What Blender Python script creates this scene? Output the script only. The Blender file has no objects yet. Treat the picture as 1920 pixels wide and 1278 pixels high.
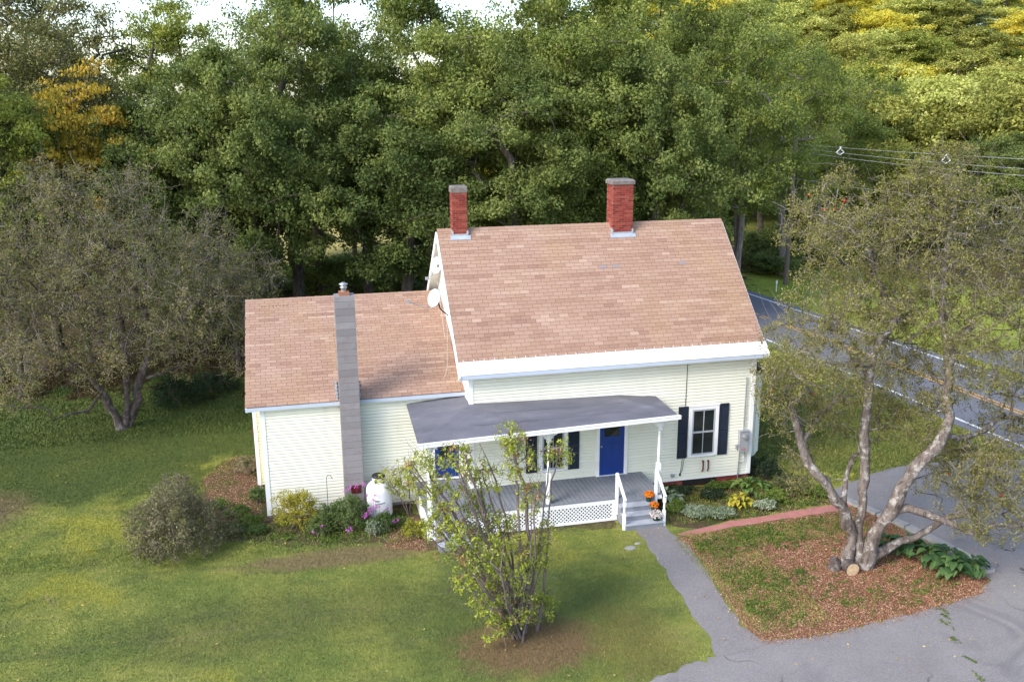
import bpy, bmesh, math
import numpy as np
from mathutils import Matrix, Vector
R = math.radians
S = bpy.context.scene
COL = S.collection
# ------------------------------------------------------------------ camera
CX, CY, CZ = -4.8371, -25.9465, 12.2442
YAW, PIT, ROL, FPX = 0.2322, 0.2553, -0.0056, 1740.68
cam = bpy.data.cameras.new('camera'); camo = bpy.data.objects.new('camera', cam); COL.objects.link(camo)
F_ = Vector((math.sin(YAW)*math.cos(PIT), math.cos(YAW)*math.cos(PIT), -math.sin(PIT)))
R_ = Vector((math.cos(YAW), -math.sin(YAW), 0)); U_ = R_.cross(F_)
R2 = R_*math.cos(ROL)+U_*math.sin(ROL); U2 = -R_*math.sin(ROL)+U_*math.cos(ROL)
camo.matrix_world = Matrix(((R2.x, U2.x, -F_.x, CX), (R2.y, U2.y, -F_.y, CY), (R2.z, U2.z, -F_.z, CZ), (0, 0, 0, 1)))
cam.sensor_width = 36.0; cam.lens = FPX/1920*36.0; cam.clip_end = 3000; cam.clip_start = .5
S.camera = camo
# ------------------------------------------------------------------ sky, sun, exposure
SUN_EL, SUN_AZ = 38.0, -118.0       # azimuth clockwise from +y (behind the house); negative = to the left
w = bpy.data.worlds.new('World'); S.world = w; w.use_nodes = True
nt = w.node_tree; bg = nt.nodes['Background']
sk = nt.nodes.new('ShaderNodeTexSky'); sk.sky_type = 'NISHITA'; sk.sun_disc = False
sk.sun_elevation = R(SUN_EL); sk.sun_rotation = R(SUN_AZ); sk.air_density = 1.0; sk.dust_density = 1.5; sk.ozone_density = 1.0
nt.links.new(sk.outputs[0], bg.inputs[0]); bg.inputs[1].default_value = 0.15
sl = bpy.data.lights.new('sun', 'SUN'); sl.energy = 1.4; sl.angle = R(22); sl.color = (1.0, .94, .86)
so = bpy.data.objects.new('sun', sl); COL.objects.link(so)
sd = Vector((math.sin(R(SUN_AZ))*math.cos(R(SUN_EL)), math.cos(R(SUN_AZ))*math.cos(R(SUN_EL)), math.sin(R(SUN_EL))))
so.rotation_euler = sd.to_track_quat('Z', 'Y').to_euler()
S.view_settings.view_transform = 'Standard'; S.view_settings.look = 'None'
S.view_settings.exposure = 1.42; S.view_settings.gamma = 1.0
rng = np.random.default_rng(11)

# ------------------------------------------------------------------ mesh helpers
class G:
    """collects polygons and builds ONE mesh object"""
    def __init__(s): s.v = []; s.f = []; s.n = 0
    def add(s, v, f, mat=0, rnd=0.5):
        v = np.asarray(v, float).reshape(-1, 3); f = np.asarray(f, int)
        if f.ndim == 1: f = f[None]
        r = np.broadcast_to(np.asarray(rnd, float), (len(f),)) if np.ndim(rnd) == 0 else np.asarray(rnd, float)
        s.v.append(v); s.f.append((f+s.n, mat, r)); s.n += len(v)
    def poly(s, pts, mat=0, rnd=.5): s.add(pts, [list(range(len(pts)))], mat, rnd)
    def box(s, a, b, mat=0, rnd=.5):
        x0, y0, z0 = np.minimum(a, b); x1, y1, z1 = np.maximum(a, b)
        v = [(x0,y0,z0),(x1,y0,z0),(x1,y1,z0),(x0,y1,z0),(x0,y0,z1),(x1,y0,z1),(x1,y1,z1),(x0,y1,z1)]
        s.add(v, [(0,3,2,1),(4,5,6,7),(0,1,5,4),(1,2,6,5),(2,3,7,6),(3,0,4,7)], mat, rnd)
    def beam(s, p, q, wd, ht, up=(0,0,1), mat=0, rnd=.5):
        p = np.array(p, float); q = np.array(q, float); d = q-p; d /= np.linalg.norm(d)
        up = np.array(up, float); sx = np.cross(d, up)
        if np.linalg.norm(sx) < 1e-6: sx = np.cross(d, (1,0,0))
        sx /= np.linalg.norm(sx); uz = np.cross(sx, d)
        c = []
        for o in (p, q):
            for a, b in ((-1,-1),(1,-1),(1,1),(-1,1)): c.append(o+sx*a*wd/2+uz*b*ht/2)
        s.add(c, [(0,1,2,3),(4,7,6,5),(0,4,5,1),(1,5,6,2),(2,6,7,3),(3,7,4,0)], mat, rnd)
    def tube(s, path, rad, sides=6, mat=0, rnd=.5, cap=True):
        P = np.asarray(path, float); n = len(P); r = np.broadcast_to(np.asarray(rad, float), (n,))
        T = np.gradient(P, axis=0); T /= np.linalg.norm(T, axis=1)[:, None]+1e-9
        ref = np.array([0,0,1.]) if abs(T[0,2]) < .9 else np.array([1.,0,0])
        A = np.cross(T, ref); A /= np.linalg.norm(A, axis=1)[:, None]+1e-9
        B = np.cross(T, A)
        an = np.arange(sides)*2*np.pi/sides
        V = P[:,None,:]+r[:,None,None]*(A[:,None,:]*np.cos(an)[None,:,None]+B[:,None,:]*np.sin(an)[None,:,None])
        i = np.arange(n-1)[:,None]*sides; j = np.arange(sides)[None]; k = (j+1) % sides
        f = np.stack([i+j, i+k, i+sides+k, i+sides+j], -1).reshape(-1, 4)
        s.add(V.reshape(-1,3), f, mat, rnd)
        if cap and sides > 3:
            s.add(V[0], [list(range(sides))], mat, rnd); s.add(V[-1], [list(range(sides))[::-1]], mat, rnd)
    def lathe(s, prof, c=(0,0,0), sides=20, mat=0, rnd=.5):
        c = np.array(c, float); an = np.arange(sides)*2*np.pi/sides; V = []
        for r, z in prof: V.append(np.stack([c[0]+r*np.cos(an), c[1]+r*np.sin(an), np.full(sides, c[2]+z)], -1))
        V = np.concatenate(V); n = len(prof)
        i = np.arange(n-1)[:,None]*sides; j = np.arange(sides)[None]; k = (j+1) % sides
        s.add(V, np.stack([i+j, i+k, i+sides+k, i+sides+j], -1).reshape(-1,4), mat, rnd)
        s.add(V[-sides:], [list(range(sides))], mat, rnd)
    def cards(s, c, a, n, ln, wd, mat=0, rnd=.5):
        """leaf rhombi: centre c, long axis a, normal n"""
        a = a/np.linalg.norm(a, axis=1)[:,None]; b = np.cross(n, a); b /= np.linalg.norm(b, axis=1)[:,None]+1e-9
        nn = np.cross(a, b)
        ln = np.asarray(ln)[:,None] if np.ndim(ln) else ln; wd = np.asarray(wd)[:,None] if np.ndim(wd) else wd
        V = np.stack([c-a*ln/2, c+b*wd/2-nn*wd*.12, c+a*ln/2, c-b*wd/2-nn*wd*.12], 1)
        N = len(c); f = np.arange(4*N).reshape(N, 4)
        s.add(V.reshape(-1,3), f, mat, rnd if np.ndim(rnd) else np.full(N, rnd))
    def build(s, name, mats, parent=None, smooth=False):
        if not isinstance(mats, (list, tuple)): mats = [mats]
        me = bpy.data.meshes.new(name)
        V = np.concatenate(s.v); me.vertices.add(len(V)); me.vertices.foreach_set('co', V.astype(np.float32).ravel())
        tot = np.concatenate([np.full(len(f), f.shape[1]) for f, m, r in s.f])
        lp = np.concatenate([f.ravel() for f, m, r in s.f]); st = np.concatenate([[0], np.cumsum(tot)[:-1]])
        me.loops.add(len(lp)); me.loops.foreach_set('vertex_index', lp.astype(np.int32))
        me.polygons.add(len(tot)); me.polygons.foreach_set('loop_start', st.astype(np.int32)); me.polygons.foreach_set('loop_total', tot.astype(np.int32))
        me.polygons.foreach_set('material_index', np.concatenate([np.full(len(f), m) for f, m, r in s.f]).astype(np.int32))
        me.polygons.foreach_set('use_smooth', np.full(len(tot), bool(smooth)))
        at = me.attributes.new('rnd', 'FLOAT', 'FACE'); at.data.foreach_set('value', np.concatenate([r for f, m, r in s.f]).astype(np.float32))
        for m in mats: me.materials.append(m)
        me.update(); me.validate()
        o = bpy.data.objects.new(name, me); COL.objects.link(o)
        if parent: o.parent = parent
        return o

def tag(o, label=None, cat=None, group=None, kind=None):
    if label: o['label'] = label
    if cat: o['category'] = cat
    if group: o['group'] = group
    if kind: o['kind'] = kind
    return o
def empty(name, loc=(0,0,0), rz=0):
    o = bpy.data.objects.new(name, None); COL.objects.link(o); o.location = loc; o.rotation_euler = (0,0,rz); o.empty_display_size = .3
    return o
def copy_tree(o, parent=None):
    c = o.copy(); COL.objects.link(c)
    if parent: c.parent = parent
    for ch in list(o.children): copy_tree(ch, c)
    return c

# ------------------------------------------------------------------ materials
class N:
    def __init__(s, name):
        s.m = bpy.data.materials.new(name); s.m.use_nodes = True; s.t = s.m.node_tree
        s.b = s.t.nodes['Principled BSDF']; s.out = s.t.nodes['Material Output']
        s.geo = s.t.nodes.new('ShaderNodeNewGeometry'); s.tc = s.t.nodes.new('ShaderNodeTexCoord')
    def L(s, a, b): s.t.links.new(a, b)
    def noise(s, scale, detail=4, rough=.6, vec=None, stretch=None, dist=0):
        n = s.t.nodes.new('ShaderNodeTexNoise'); n.inputs['Scale'].default_value = scale; n.inputs['Detail'].default_value = detail
        n.inputs['Roughness'].default_value = rough; n.inputs['Distortion'].default_value = dist
        v = vec or s.geo.outputs['Position']
        if stretch:
            mp = s.t.nodes.new('ShaderNodeMapping'); mp.inputs['Scale'].default_value = stretch; s.L(v, mp.inputs[0]); v = mp.outputs[0]
        s.L(v, n.inputs['Vector']); return n.outputs['Fac']
    def ramp(s, fac, stops, interp='LINEAR'):
        r = s.t.nodes.new('ShaderNodeValToRGB'); e = r.color_ramp.elements; r.color_ramp.interpolation = interp
        while len(e) < len(stops): e.new(.5)
        for k, (p, c) in zip(e, stops):
            k.position = p; k.color = (*c, 1) if not np.isscalar(c) else (c, c, c, 1)
        s.L(fac, r.inputs[0]); return r.outputs[0]
    def mix(s, fac, a, b, mode='MIX'):
        m = s.t.nodes.new('ShaderNodeMix'); m.data_type = 'RGBA'; m.blend_type = mode
        for i, x in ((0, fac), (6, a), (7, b)):
            if isinstance(x, (int, float)): m.inputs[i].default_value = x
            elif isinstance(x, tuple): m.inputs[i].default_value = (*x, 1)
            else: s.L(x, m.inputs[i])
        return m.outputs[2]
    def math(s, op, a, b=0.0, c=None):
        m = s.t.nodes.new('ShaderNodeMath'); m.operation = op
        for i, x in enumerate((a, b) if c is None else (a, b, c)):
            if isinstance(x, (int, float)): m.inputs[i].default_value = x
            else: s.L(x, m.inputs[i])
        return m.outputs[0]
    def maprange(s, v, a, b, c=0.0, d=1.0):
        m = s.t.nodes.new('ShaderNodeMapRange'); m.interpolation_type = 'SMOOTHSTEP'
        s.L(v, m.inputs[0])
        for i, x in zip((1,2,3,4), (a,b,c,d)): m.inputs[i].default_value = x
        return m.outputs[0]
    def attr(s, n='rnd'):
        a = s.t.nodes.new('ShaderNodeAttribute'); a.attribute_name = n; return a.outputs['Fac']
    def blob(s, cx, cy, rx, ry, wob, rad=(1.15, .8), ang=0):
        """1 inside an ellipse on the ground, ragged edge from noise wob"""
        mp = s.t.nodes.new('ShaderNodeMapping'); mp.vector_type = 'TEXTURE'
        mp.inputs['Location'].default_value = (cx, cy, 0); mp.inputs['Scale'].default_value = (rx, ry, 1e3); mp.inputs['Rotation'].default_value = (0,0,ang)
        s.L(s.geo.outputs['Position'], mp.inputs[0])
        l = s.t.nodes.new('ShaderNodeVectorMath'); l.operation = 'LENGTH'; s.L(mp.outputs[0], l.inputs[0])
        d = s.math('ADD', l.outputs['Value'], s.math('MULTIPLY', s.math('SUBTRACT', wob, .5), 1.4))
        return s.maprange(d, rad[0], rad[1])
    def bump(s, h, strength, dist=.02):
        b = s.t.nodes.new('ShaderNodeBump'); b.inputs['Strength'].default_value = strength; b.inputs['Distance'].default_value = dist
        s.L(h, b.inputs['Height']); s.L(b.outputs[0], s.b.inputs['Normal'])
    def fin(s, col, rough=.7, spec=.3, metal=0):
        if isinstance(col, tuple): s.b.inputs['Base Color'].default_value = (*col, 1)
        else: s.L(col, s.b.inputs['Base Color'])
        s.b.inputs['Roughness'].default_value = rough; s.b.inputs['Specular IOR Level'].default_value = spec; s.b.inputs['Metallic'].default_value = metal
        return s.m
def sc(c, k): return tuple(min(1., x*k) for x in c)
def simple(name, c, rough=.6, var=.12, scale=3, spec=.3, metal=0, bump=0, bscale=40, dirt=None):
    n = N(name); f = n.noise(scale, 6, .65)
    col = n.ramp(f, [(.3, sc(c, 1-var)), (.7, sc(c, 1+var))])
    if dirt: col = n.mix(n.maprange(n.noise(dirt[1], 8, .7), .52, .72, 0, dirt[2]), col, dirt[0])
    if bump: n.bump(n.noise(bscale, 5), bump, .01)
    return n.fin(col, rough, spec, metal)
def leafmat(name, cols, transl=.3, clump=.35, cscale=.5, dead=None):
    """cols: 3 leaf colours spread at random over the leaves; patches of the crown lean to one of them"""
    n = N(name); r = n.attr(); cl = n.noise(cscale, 3, .6)
    f = n.math('ADD', n.math('MULTIPLY', r, 1-clump), n.math('MULTIPLY', n.maprange(cl, .32, .68), clump))
    oi = n.t.nodes.new('ShaderNodeObjectInfo')
    f = n.math('ADD', f, n.math('MULTIPLY', n.math('SUBTRACT', oi.outputs['Random'], .5), .22))
    st = [(.08, cols[0]), (.5, cols[1]), (.92, cols[2])]
    if dead: st.append((.985, dead))
    col = n.ramp(f, st)
    n.fin(col, .55, .22)
    tr = n.t.nodes.new('ShaderNodeBsdfTranslucent'); n.L(n.mix(1.0, col, (1.0, 1.0, .55), 'MULTIPLY'), tr.inputs[0])
    mx = n.t.nodes.new('ShaderNodeMixShader'); mx.inputs[0].default_value = transl
    n.L(n.b.outputs[0], mx.inputs[1]); n.L(tr.outputs[0], mx.inputs[2]); n.L(mx.outputs[0], n.out.inputs[0])
    return n.m
def barkmat(name, a, b, lichen=None):
    n = N(name); f = n.noise(9, 8, .7, stretch=(1,1,.3))
    col = n.ramp(f, [(.35, a), (.65, b)])
    if lichen: col = n.mix(n.maprange(n.noise(5, 6, .7), .5, .64, 0, .8), col, lichen)
    n.bump(n.noise(22, 6, .7, stretch=(1,1,.25)), .9, .03)
    return n.fin(col, .9, .1)
M = {}
M['bark'] = barkmat('bark', (.055,.045,.038), (.17,.145,.125))
M['twig_grey'] = barkmat('twig_grey', (.14,.115,.11), (.32,.27,.26))
M['cap'] = simple('weathered_cap', (.17,.15,.14), .9, .3, 5)
M['bark_pale'] = barkmat('bark_pale', (.10,.085,.075), (.26,.23,.20))
M['bark_apple'] = barkmat('bark_apple', (.065,.05,.043), (.22,.185,.165), (.42,.40,.37))
M['bark_old'] = barkmat('bark_old', (.045,.036,.032), (.13,.105,.10), (.20,.185,.175))
M['twig'] = barkmat('twig', (.11,.082,.08), (.24,.19,.185))
def mk_siding():
    n = N('siding_paint'); c = n.ramp(n.noise(.8, 6), [(.3, (.735,.728,.62)), (.7, (.79,.785,.68))])
    c = n.mix(n.maprange(n.noise(3.0, 6, .7, stretch=(1,1,.12)), .52, .75, 0, .35), c, (.56,.56,.47))
    c = n.mix(n.maprange(n.attr(), .2, .9, 0, .16), c, (.60,.60,.52))
    return n.fin(c, .55, .3)
M['siding'] = mk_siding()
M['siding_warm'] = simple('siding_warm_paint', (.70,.66,.45), .55, .05, 1.2, .3)  # yellower siding tone with the rear wall's shade mixed in
M['white'] = simple('white_paint', (.78,.79,.80), .5, .04, 2, .35, dirt=((.45,.45,.43), 3, .25))
M['trim_blue'] = simple('pale_blue_trim', (.46,.52,.62), .5, .06, 2, .3)  # white fascia's shade put in as pale blue; bay frame shares it
M['metal_white'] = simple('white_sheet_metal', (.80,.80,.82), .38, .03, 1, .5, dirt=((.62,.63,.66), 2.2, .5))
def mk_glass():
    n = N('window_glass'); f = n.noise(1.6, 4, .6)
    return n.fin(n.ramp(f, [(.35, (.012,.016,.016)), (.6, (.02,.028,.028)), (.75, (.04,.045,.035))]), .08, .35)
M['glass'] = mk_glass()
M['blue_door'] = simple('blue_door_paint', (.008,.038,.205), .4, .1, 2, .4)
M['shutter'] = simple('dark_shutter_paint', (.018,.025,.042), .5, .2, 6, .3)
M['grey_deck'] = simple('grey_deck_paint', (.20,.215,.245), .6, .12, 3, .25, dirt=((.13,.13,.14), 2.5, .5))
M['grey_light'] = simple('light_grey_paint', (.36,.38,.43), .6, .1, 4, .25)
M['dark'] = simple('dark_gap', (.02,.018,.016), .9, .2)
M['metal'] = simple('galvanised_metal', (.42,.44,.47), .35, .15, 12, .5, .6)
M['rust'] = simple('rusty_iron', (.16,.05,.025), .8, .3, 20)
M['dark_red'] = simple('dark_red_iron', (.10,.012,.014), .5, .2, 6)
M['terracotta'] = simple('terracotta_clay', (.30,.125,.07), .8, .15, 6)
M['lead'] = simple('lead_flashing', (.42,.46,.52), .45, .15, 5, .5, .3)
M['black'] = simple('black_plastic', (.02,.02,.022), .45, .2)
M['pot'] = simple('green_plastic_pot', (.014,.045,.036), .4, .2)
M['dish'] = simple('pale_grey_dish', (.58,.60,.61), .4, .04)
M['box_grey'] = simple('grey_meter_metal', (.33,.35,.38), .4, .08, 8, .5, .2)
M['red_mark'] = simple('red_sticker', (.55,.08,.06), .6, .1)
M['tank'] = simple('white_tank_paint', (.76,.77,.80), .35, .05, 4, .4, dirt=((.45,.40,.36), 5, .35))
M['wire'] = simple('aluminium_cable', (.30,.32,.33), .4, .1)
M['wood_cut'] = simple('cut_wood', (.50,.36,.22), .8, .25, 12)
M['concrete'] = simple('concrete', (.30,.29,.28), .85, .15, 4, .2, bump=.4, dirt=((.16,.15,.14), 3, .6))

def mk_shingle():
    n = N('roof_shingles'); r = n.attr()
    base = n.ramp(r, [(0, (.265,.162,.122)), (.35, (.335,.215,.160)), (.7, (.375,.250,.190)), (1, (.44,.31,.24))])
    oc = n.noise(.55, 5, .6, stretch=(1,.5,.5)); base = n.mix(n.maprange(oc, .45, .72, 0, .5), base, (.37,.25,.14))
    base = n.mix(n.maprange(n.noise(.8, 6, .7, stretch=(1,.35,.35)), .56, .74, 0, .45), base, (.30,.20,.17))
    base = n.mix(n.maprange(n.noise(140, 2), .35, .65, 0, .22), base, (.28,.17,.125))
    n.bump(n.noise(160, 2), .5, .006)
    return n.fin(base, .92, .1)
M['shingle'] = mk_shingle()
def mk_porch():
    n = N('porch_roofing'); f = n.noise(1.1, 7, .65, stretch=(.5,1.2,1))
    c = n.ramp(f, [(.3, (.100,.100,.120)), (.55, (.145,.145,.168)), (.75, (.22,.218,.24))])
    n.bump(n.noise(60, 4), .3, .006)
    return n.fin(c, .72, .25)
M['porch_roof'] = mk_porch()
def mk_brick():
    n = N('brick'); r = n.attr()
    c = n.ramp(r, [(0, (.16,.030,.024)), (.5, (.25,.046,.034)), (1, (.31,.085,.06))])
    c = n.mix(n.maprange(n.noise(5, 6), .5, .7, 0, .35), c, (.20,.05,.04))
    return n.fin(c, .85, .15)
M['brick'] = mk_brick()
M['mortar'] = simple('mortar', (.27,.14,.115), .95, .1, 20)
def mk_block():
    n = N('concrete_block'); r = n.attr()
    c = n.ramp(r, [(0, (.15,.14,.155)), (.5, (.24,.228,.24)), (1, (.33,.31,.325))])
    c = n.mix(n.maprange(n.noise(3, 7, .7), .45, .7, 0, .6), c, (.19,.172,.185))
    c = n.mix(n.maprange(n.noise(1.4, 7, .7), .5, .7, 0, .4), c, (.22,.16,.15))
    n.bump(n.noise(50, 4), .5, .008)
    return n.fin(c, .9, .1)
M['block'] = mk_block()
def mk_asphalt(name, a, b, cr=True):
    n = N(name); c = n.ramp(n.noise(.9, 8, .6), [(.3, a), (.7, b)])
    c = n.mix(n.maprange(n.noise(26, 5, .9), .44, .62, 0, .55), c, sc(b, 1.4))
    c = n.mix(n.maprange(n.noise(19, 5, .9), .48, .64, 0, .45), c, sc(a, .6))
    if cr:
        vo = n.t.nodes.new('ShaderNodeTexVoronoi'); vo.feature = 'DISTANCE_TO_EDGE'; vo.inputs['Scale'].default_value = .19
        mv = n.t.nodes.new('ShaderNodeMix'); mv.data_type = 'VECTOR'; mv.inputs[0].default_value = .12
        ns = n.t.nodes.new('ShaderNodeTexNoise'); ns.inputs['Scale'].default_value = 1.1; ns.inputs['Detail'].default_value = 6
        n.L(n.geo.outputs['Position'], ns.inputs['Vector']); n.L(n.geo.outputs['Position'], mv.inputs[4]); 
        sv = n.t.nodes.new('ShaderNodeVectorMath'); sv.operation = 'SCALE'; sv.inputs['Scale'].default_value = 12; n.L(ns.outputs['Color'], sv.inputs[0])
        n.L(sv.outputs[0], mv.inputs[5]); n.L(mv.outputs[1], vo.inputs['Vector'])
        crk = n.maprange(vo.outputs['Distance'], .009, .003, 0, .75)
        crk = n.math('MULTIPLY', crk, n.maprange(n.noise(.35, 3), .46, .6))
        c = n.mix(crk, c, (.045,.04,.035))
        c = n.mix(n.maprange(n.noise(.5, 6), .52, .72, 0, .6), c, (.25,.22,.20)); c = n.mix(n.maprange(n.noise(.38, 7, .7, dist=1.2), .55, .68, 0, .45), c, (.12,.115,.125))
    n.bump(n.noise(120, 3), .5, .008)
    return n.fin(c, .88, .2)
M['asphalt'] = mk_asphalt('driveway_asphalt', (.175,.162,.160), (.235,.220,.215))
M['path_asphalt'] = mk_asphalt('walk_asphalt', (.175,.160,.158), (.225,.208,.204), False)
M['road'] = mk_asphalt('road_asphalt', (.115,.120,.142), (.155,.158,.178), False)
M['line_white'] = simple('road_white', (.62,.63,.64), .7, .15, 3)
M['line_yellow'] = simple('road_yellow', (.55,.30,.06), .7, .2, 3)
def mk_paver():
    n = N('red_concrete'); c = n.ramp(n.noise(2.5, 7, .7), [(.3, (.34,.135,.115)), (.7, (.44,.20,.175))])
    c = n.mix(n.maprange(n.noise(1.4, 8, .75), .54, .72, 0, .6), c, (.27,.17,.13))
    n.bump(n.noise(60, 4), .4, .008); return n.fin(c, .9, .1)
M['paver'] = mk_paver()

def lawn_nodes(n):
    """lawn colour in world space, shared by the ground sheet and the blades"""
    wb = n.noise(.55, 5, .6); wb2 = n.noise(1.7, 6, .7)
    c = n.ramp(n.noise(.33, 6, .68), [(.30, (.115,.155,.042)), (.45, (.170,.208,.055)), (.56, (.245,.262,.068)), (.70, (.32,.305,.105))])
    st = n.noise(.8, 5, .6, stretch=(.55,1.6,1))
    c = n.mix(n.maprange(st, .50, .66, 0, .65), c, (.120,.148,.052))
    c = n.mix(n.maprange(n.noise(.22, 4, .6, stretch=(1,1,1), dist=.8), .52, .66, 0, .75), c, (.31,.30,.055))
    c = n.mix(n.maprange(n.noise(.45, 7, .75, dist=1.), .60, .72, 0, .6), c, (.32,.235,.15))
    # tree shade on the lawn behind and left of the house, painted dark green
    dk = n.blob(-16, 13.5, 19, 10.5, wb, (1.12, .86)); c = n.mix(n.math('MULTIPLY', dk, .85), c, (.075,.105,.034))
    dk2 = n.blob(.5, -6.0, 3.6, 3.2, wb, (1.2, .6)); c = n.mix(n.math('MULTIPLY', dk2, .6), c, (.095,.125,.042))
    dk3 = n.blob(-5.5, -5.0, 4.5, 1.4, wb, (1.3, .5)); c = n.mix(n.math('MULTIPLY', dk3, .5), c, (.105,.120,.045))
    br = n.blob(-4.0, -2.1, 2.6, .55, wb2, (1.35, .6)); c = n.mix(n.math('MULTIPLY', br, .8), c, (.215,.155,.09))
    br2 = n.blob(-.1, -7.5, 1.7, 1.15, wb2, (1.3, .6)); c = n.mix(n.math('MULTIPLY', br2, .85), c, (.20,.125,.075))
    br3 = n.blob(-14.8, 3.4, 1.6, 1.6, wb2, (1.3, .5)); c = n.mix(n.math('MULTIPLY', br3, .75), c, (.20,.145,.085))
    br4 = n.blob(2.4, -8.0, 1.0, 1.9, wb2, (1.4, .4)); c = n.mix(n.math('MULTIPLY', br4, .5), c, (.17,.14,.05))
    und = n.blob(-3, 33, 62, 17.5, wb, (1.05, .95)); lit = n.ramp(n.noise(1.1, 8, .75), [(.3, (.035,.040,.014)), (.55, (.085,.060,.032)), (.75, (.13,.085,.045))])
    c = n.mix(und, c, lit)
    md = n.blob(-3, 62, 34, 15, wb, (1.05, .9)); c = n.mix(md, c, (.42,.36,.13))  # field beyond the oaks, sunlight painted in as a lighter tan
    lw = n.blob(31, 22, 8, 14, wb2, (1.1, .95)); c = n.mix(lw, c, n.ramp(n.noise(.5, 5), [(.3, (.20,.27,.035)), (.7, (.32,.34,.06))]))  # far verge, green brightened in colour to offset the tree shade
    lw2 = n.blob(15.2, 6, 4.4, 8.5, wb2, (1.1, .9)); c = n.mix(lw2, c, n.ramp(n.noise(.5, 5), [(.3, (.10,.135,.035)), (.7, (.20,.20,.06))]))
    return c
def mk_lawn():
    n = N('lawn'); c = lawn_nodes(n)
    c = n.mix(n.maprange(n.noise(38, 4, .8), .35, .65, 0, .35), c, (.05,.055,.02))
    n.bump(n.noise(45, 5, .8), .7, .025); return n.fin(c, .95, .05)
def mk_blade():
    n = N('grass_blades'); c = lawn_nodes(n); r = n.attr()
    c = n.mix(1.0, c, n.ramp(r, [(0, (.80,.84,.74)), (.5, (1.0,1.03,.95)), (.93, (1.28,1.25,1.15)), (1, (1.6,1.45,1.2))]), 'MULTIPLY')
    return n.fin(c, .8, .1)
M['lawn'] = mk_lawn(); M['blade'] = mk_blade()
def mk_mulch():
    n = N('mulch'); c = n.ramp(n.noise(16, 6, .8), [(.3, (.105,.050,.026)), (.5, (.23,.115,.065)), (.68, (.36,.20,.125))])
    c = n.mix(n.maprange(n.noise(.9, 6, .7), .5, .66, 0, .6), c, (.12,.11,.045)); wb = n.noise(1.6, 6, .7)
    for q in ((7.4,-3.6,1.5,.7),(6.3,-6.0,1.0,1.5),(5.9,-7.6,.8,.8),(9.6,-3.3,1.2,.5)): c = n.mix(n.math('MULTIPLY', n.blob(*q, wb, (1.3,.5)), .8), c, (.105,.12,.042))
    n.bump(n.noise(30, 5, .8), .9, .04); return n.fin(c, .95, .05)
M['mulch'] = mk_mulch()
def mk_chips():
    n = N('wood_chips'); return n.fin(n.ramp(n.attr(), [(0, (.13,.055,.028)), (.35, (.27,.125,.068)), (.75, (.40,.22,.135)), (1, (.60,.43,.29))]), .9, .1)
M['chips'] = mk_chips()
def mk_soil():
    n = N('garden_soil'); c = n.ramp(n.noise(6, 7, .8), [(.3, (.055,.040,.026)), (.6, (.13,.095,.06)), (.75, (.22,.17,.12))])
    c = n.mix(n.maprange(n.noise(1.1, 6, .7), .45, .62, 0, .7), c, (.045,.075,.018))
    n.bump(n.noise(25, 5, .8), .9, .04); return n.fin(c, .95, .05)
M['soil'] = mk_soil()
# leaves
M['oak'] = leafmat('oak_leaves', ((.075,.110,.030), (.145,.190,.050), (.275,.315,.09)), .4, .6, .45)
M['oak_light'] = leafmat('oak_leaves_light', ((.105,.145,.034), (.195,.240,.055), (.34,.38,.10)), .42, .6, .45)
M['ash'] = leafmat('ash_leaves', ((.085,.098,.032), (.150,.155,.050), (.26,.235,.08)), .3)
M['lime'] = leafmat('yellow_green_leaves', ((.12,.16,.030), (.22,.26,.042), (.36,.38,.07)), .35)
M['maple'] = leafmat('orange_maple_leaves', ((.20,.19,.025), (.42,.31,.035), (.60,.38,.055)), .35)
M['midg'] = leafmat('hillside_green_leaves', ((.155,.175,.036), (.28,.29,.058), (.46,.44,.11)), .3, .5, .2)  # hillside leaves: own yellow green, raised to carry sunlight in the colour
M['midy'] = leafmat('hillside_yellow_leaves', ((.34,.34,.04), (.60,.53,.06), (.80,.68,.12)), .35, .5, .2)
M['hillp'] = leafmat('hillside_pale_leaves', ((.30,.34,.075), (.48,.51,.13), (.66,.65,.22)), .35, .5, .2)
M['pine'] = leafmat('pine_needles', ((.08,.13,.055), (.15,.20,.085), (.25,.31,.13)), .15)
M['appleleaf'] = leafmat('apple_leaves', ((.135,.135,.038), (.255,.240,.075), (.42,.39,.14)), .4, .35, .8, dead=(.40,.13,.06))
M['appleleaf2'] = leafmat('old_apple_leaves', ((.115,.112,.050), (.215,.200,.09), (.36,.32,.15)), .38, .5, .5, dead=(.32,.17,.07))
M['appleleaf3'] = leafmat('green_apple_leaves', ((.080,.100,.034), (.140,.160,.052), (.23,.24,.085)), .3, .5, .5)
M['lilacleaf'] = leafmat('lilac_leaves', ((.20,.26,.042), (.40,.45,.058), (.60,.60,.09)), .4, .3, 1.2)
M['lilacdry'] = leafmat('dry_lilac_leaves', ((.24,.13,.06), (.40,.25,.12), (.50,.38,.19)), .3)
M['shrubleaf'] = leafmat('grey_shrub_leaves', ((.095,.085,.045), (.17,.16,.08), (.30,.29,.16)), .25, .4, 1.2)
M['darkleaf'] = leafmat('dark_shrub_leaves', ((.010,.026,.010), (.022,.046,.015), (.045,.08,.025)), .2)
M['weed'] = leafmat('weed_leaves', ((.055,.10,.020), (.11,.175,.028), (.20,.25,.045)), .3, .4, 1.5)
M['silver'] = leafmat('silver_leaves', ((.12,.18,.09), (.24,.30,.19), (.46,.50,.38)), .2)
M['hosta_dark'] = leafmat('dark_hosta_leaves', ((.016,.045,.016), (.035,.080,.024), (.085,.15,.045)), .2)
M['hosta_green'] = leafmat('green_hosta_leaves', ((.045,.11,.025), (.09,.17,.035), (.18,.25,.06)), .25)
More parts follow.
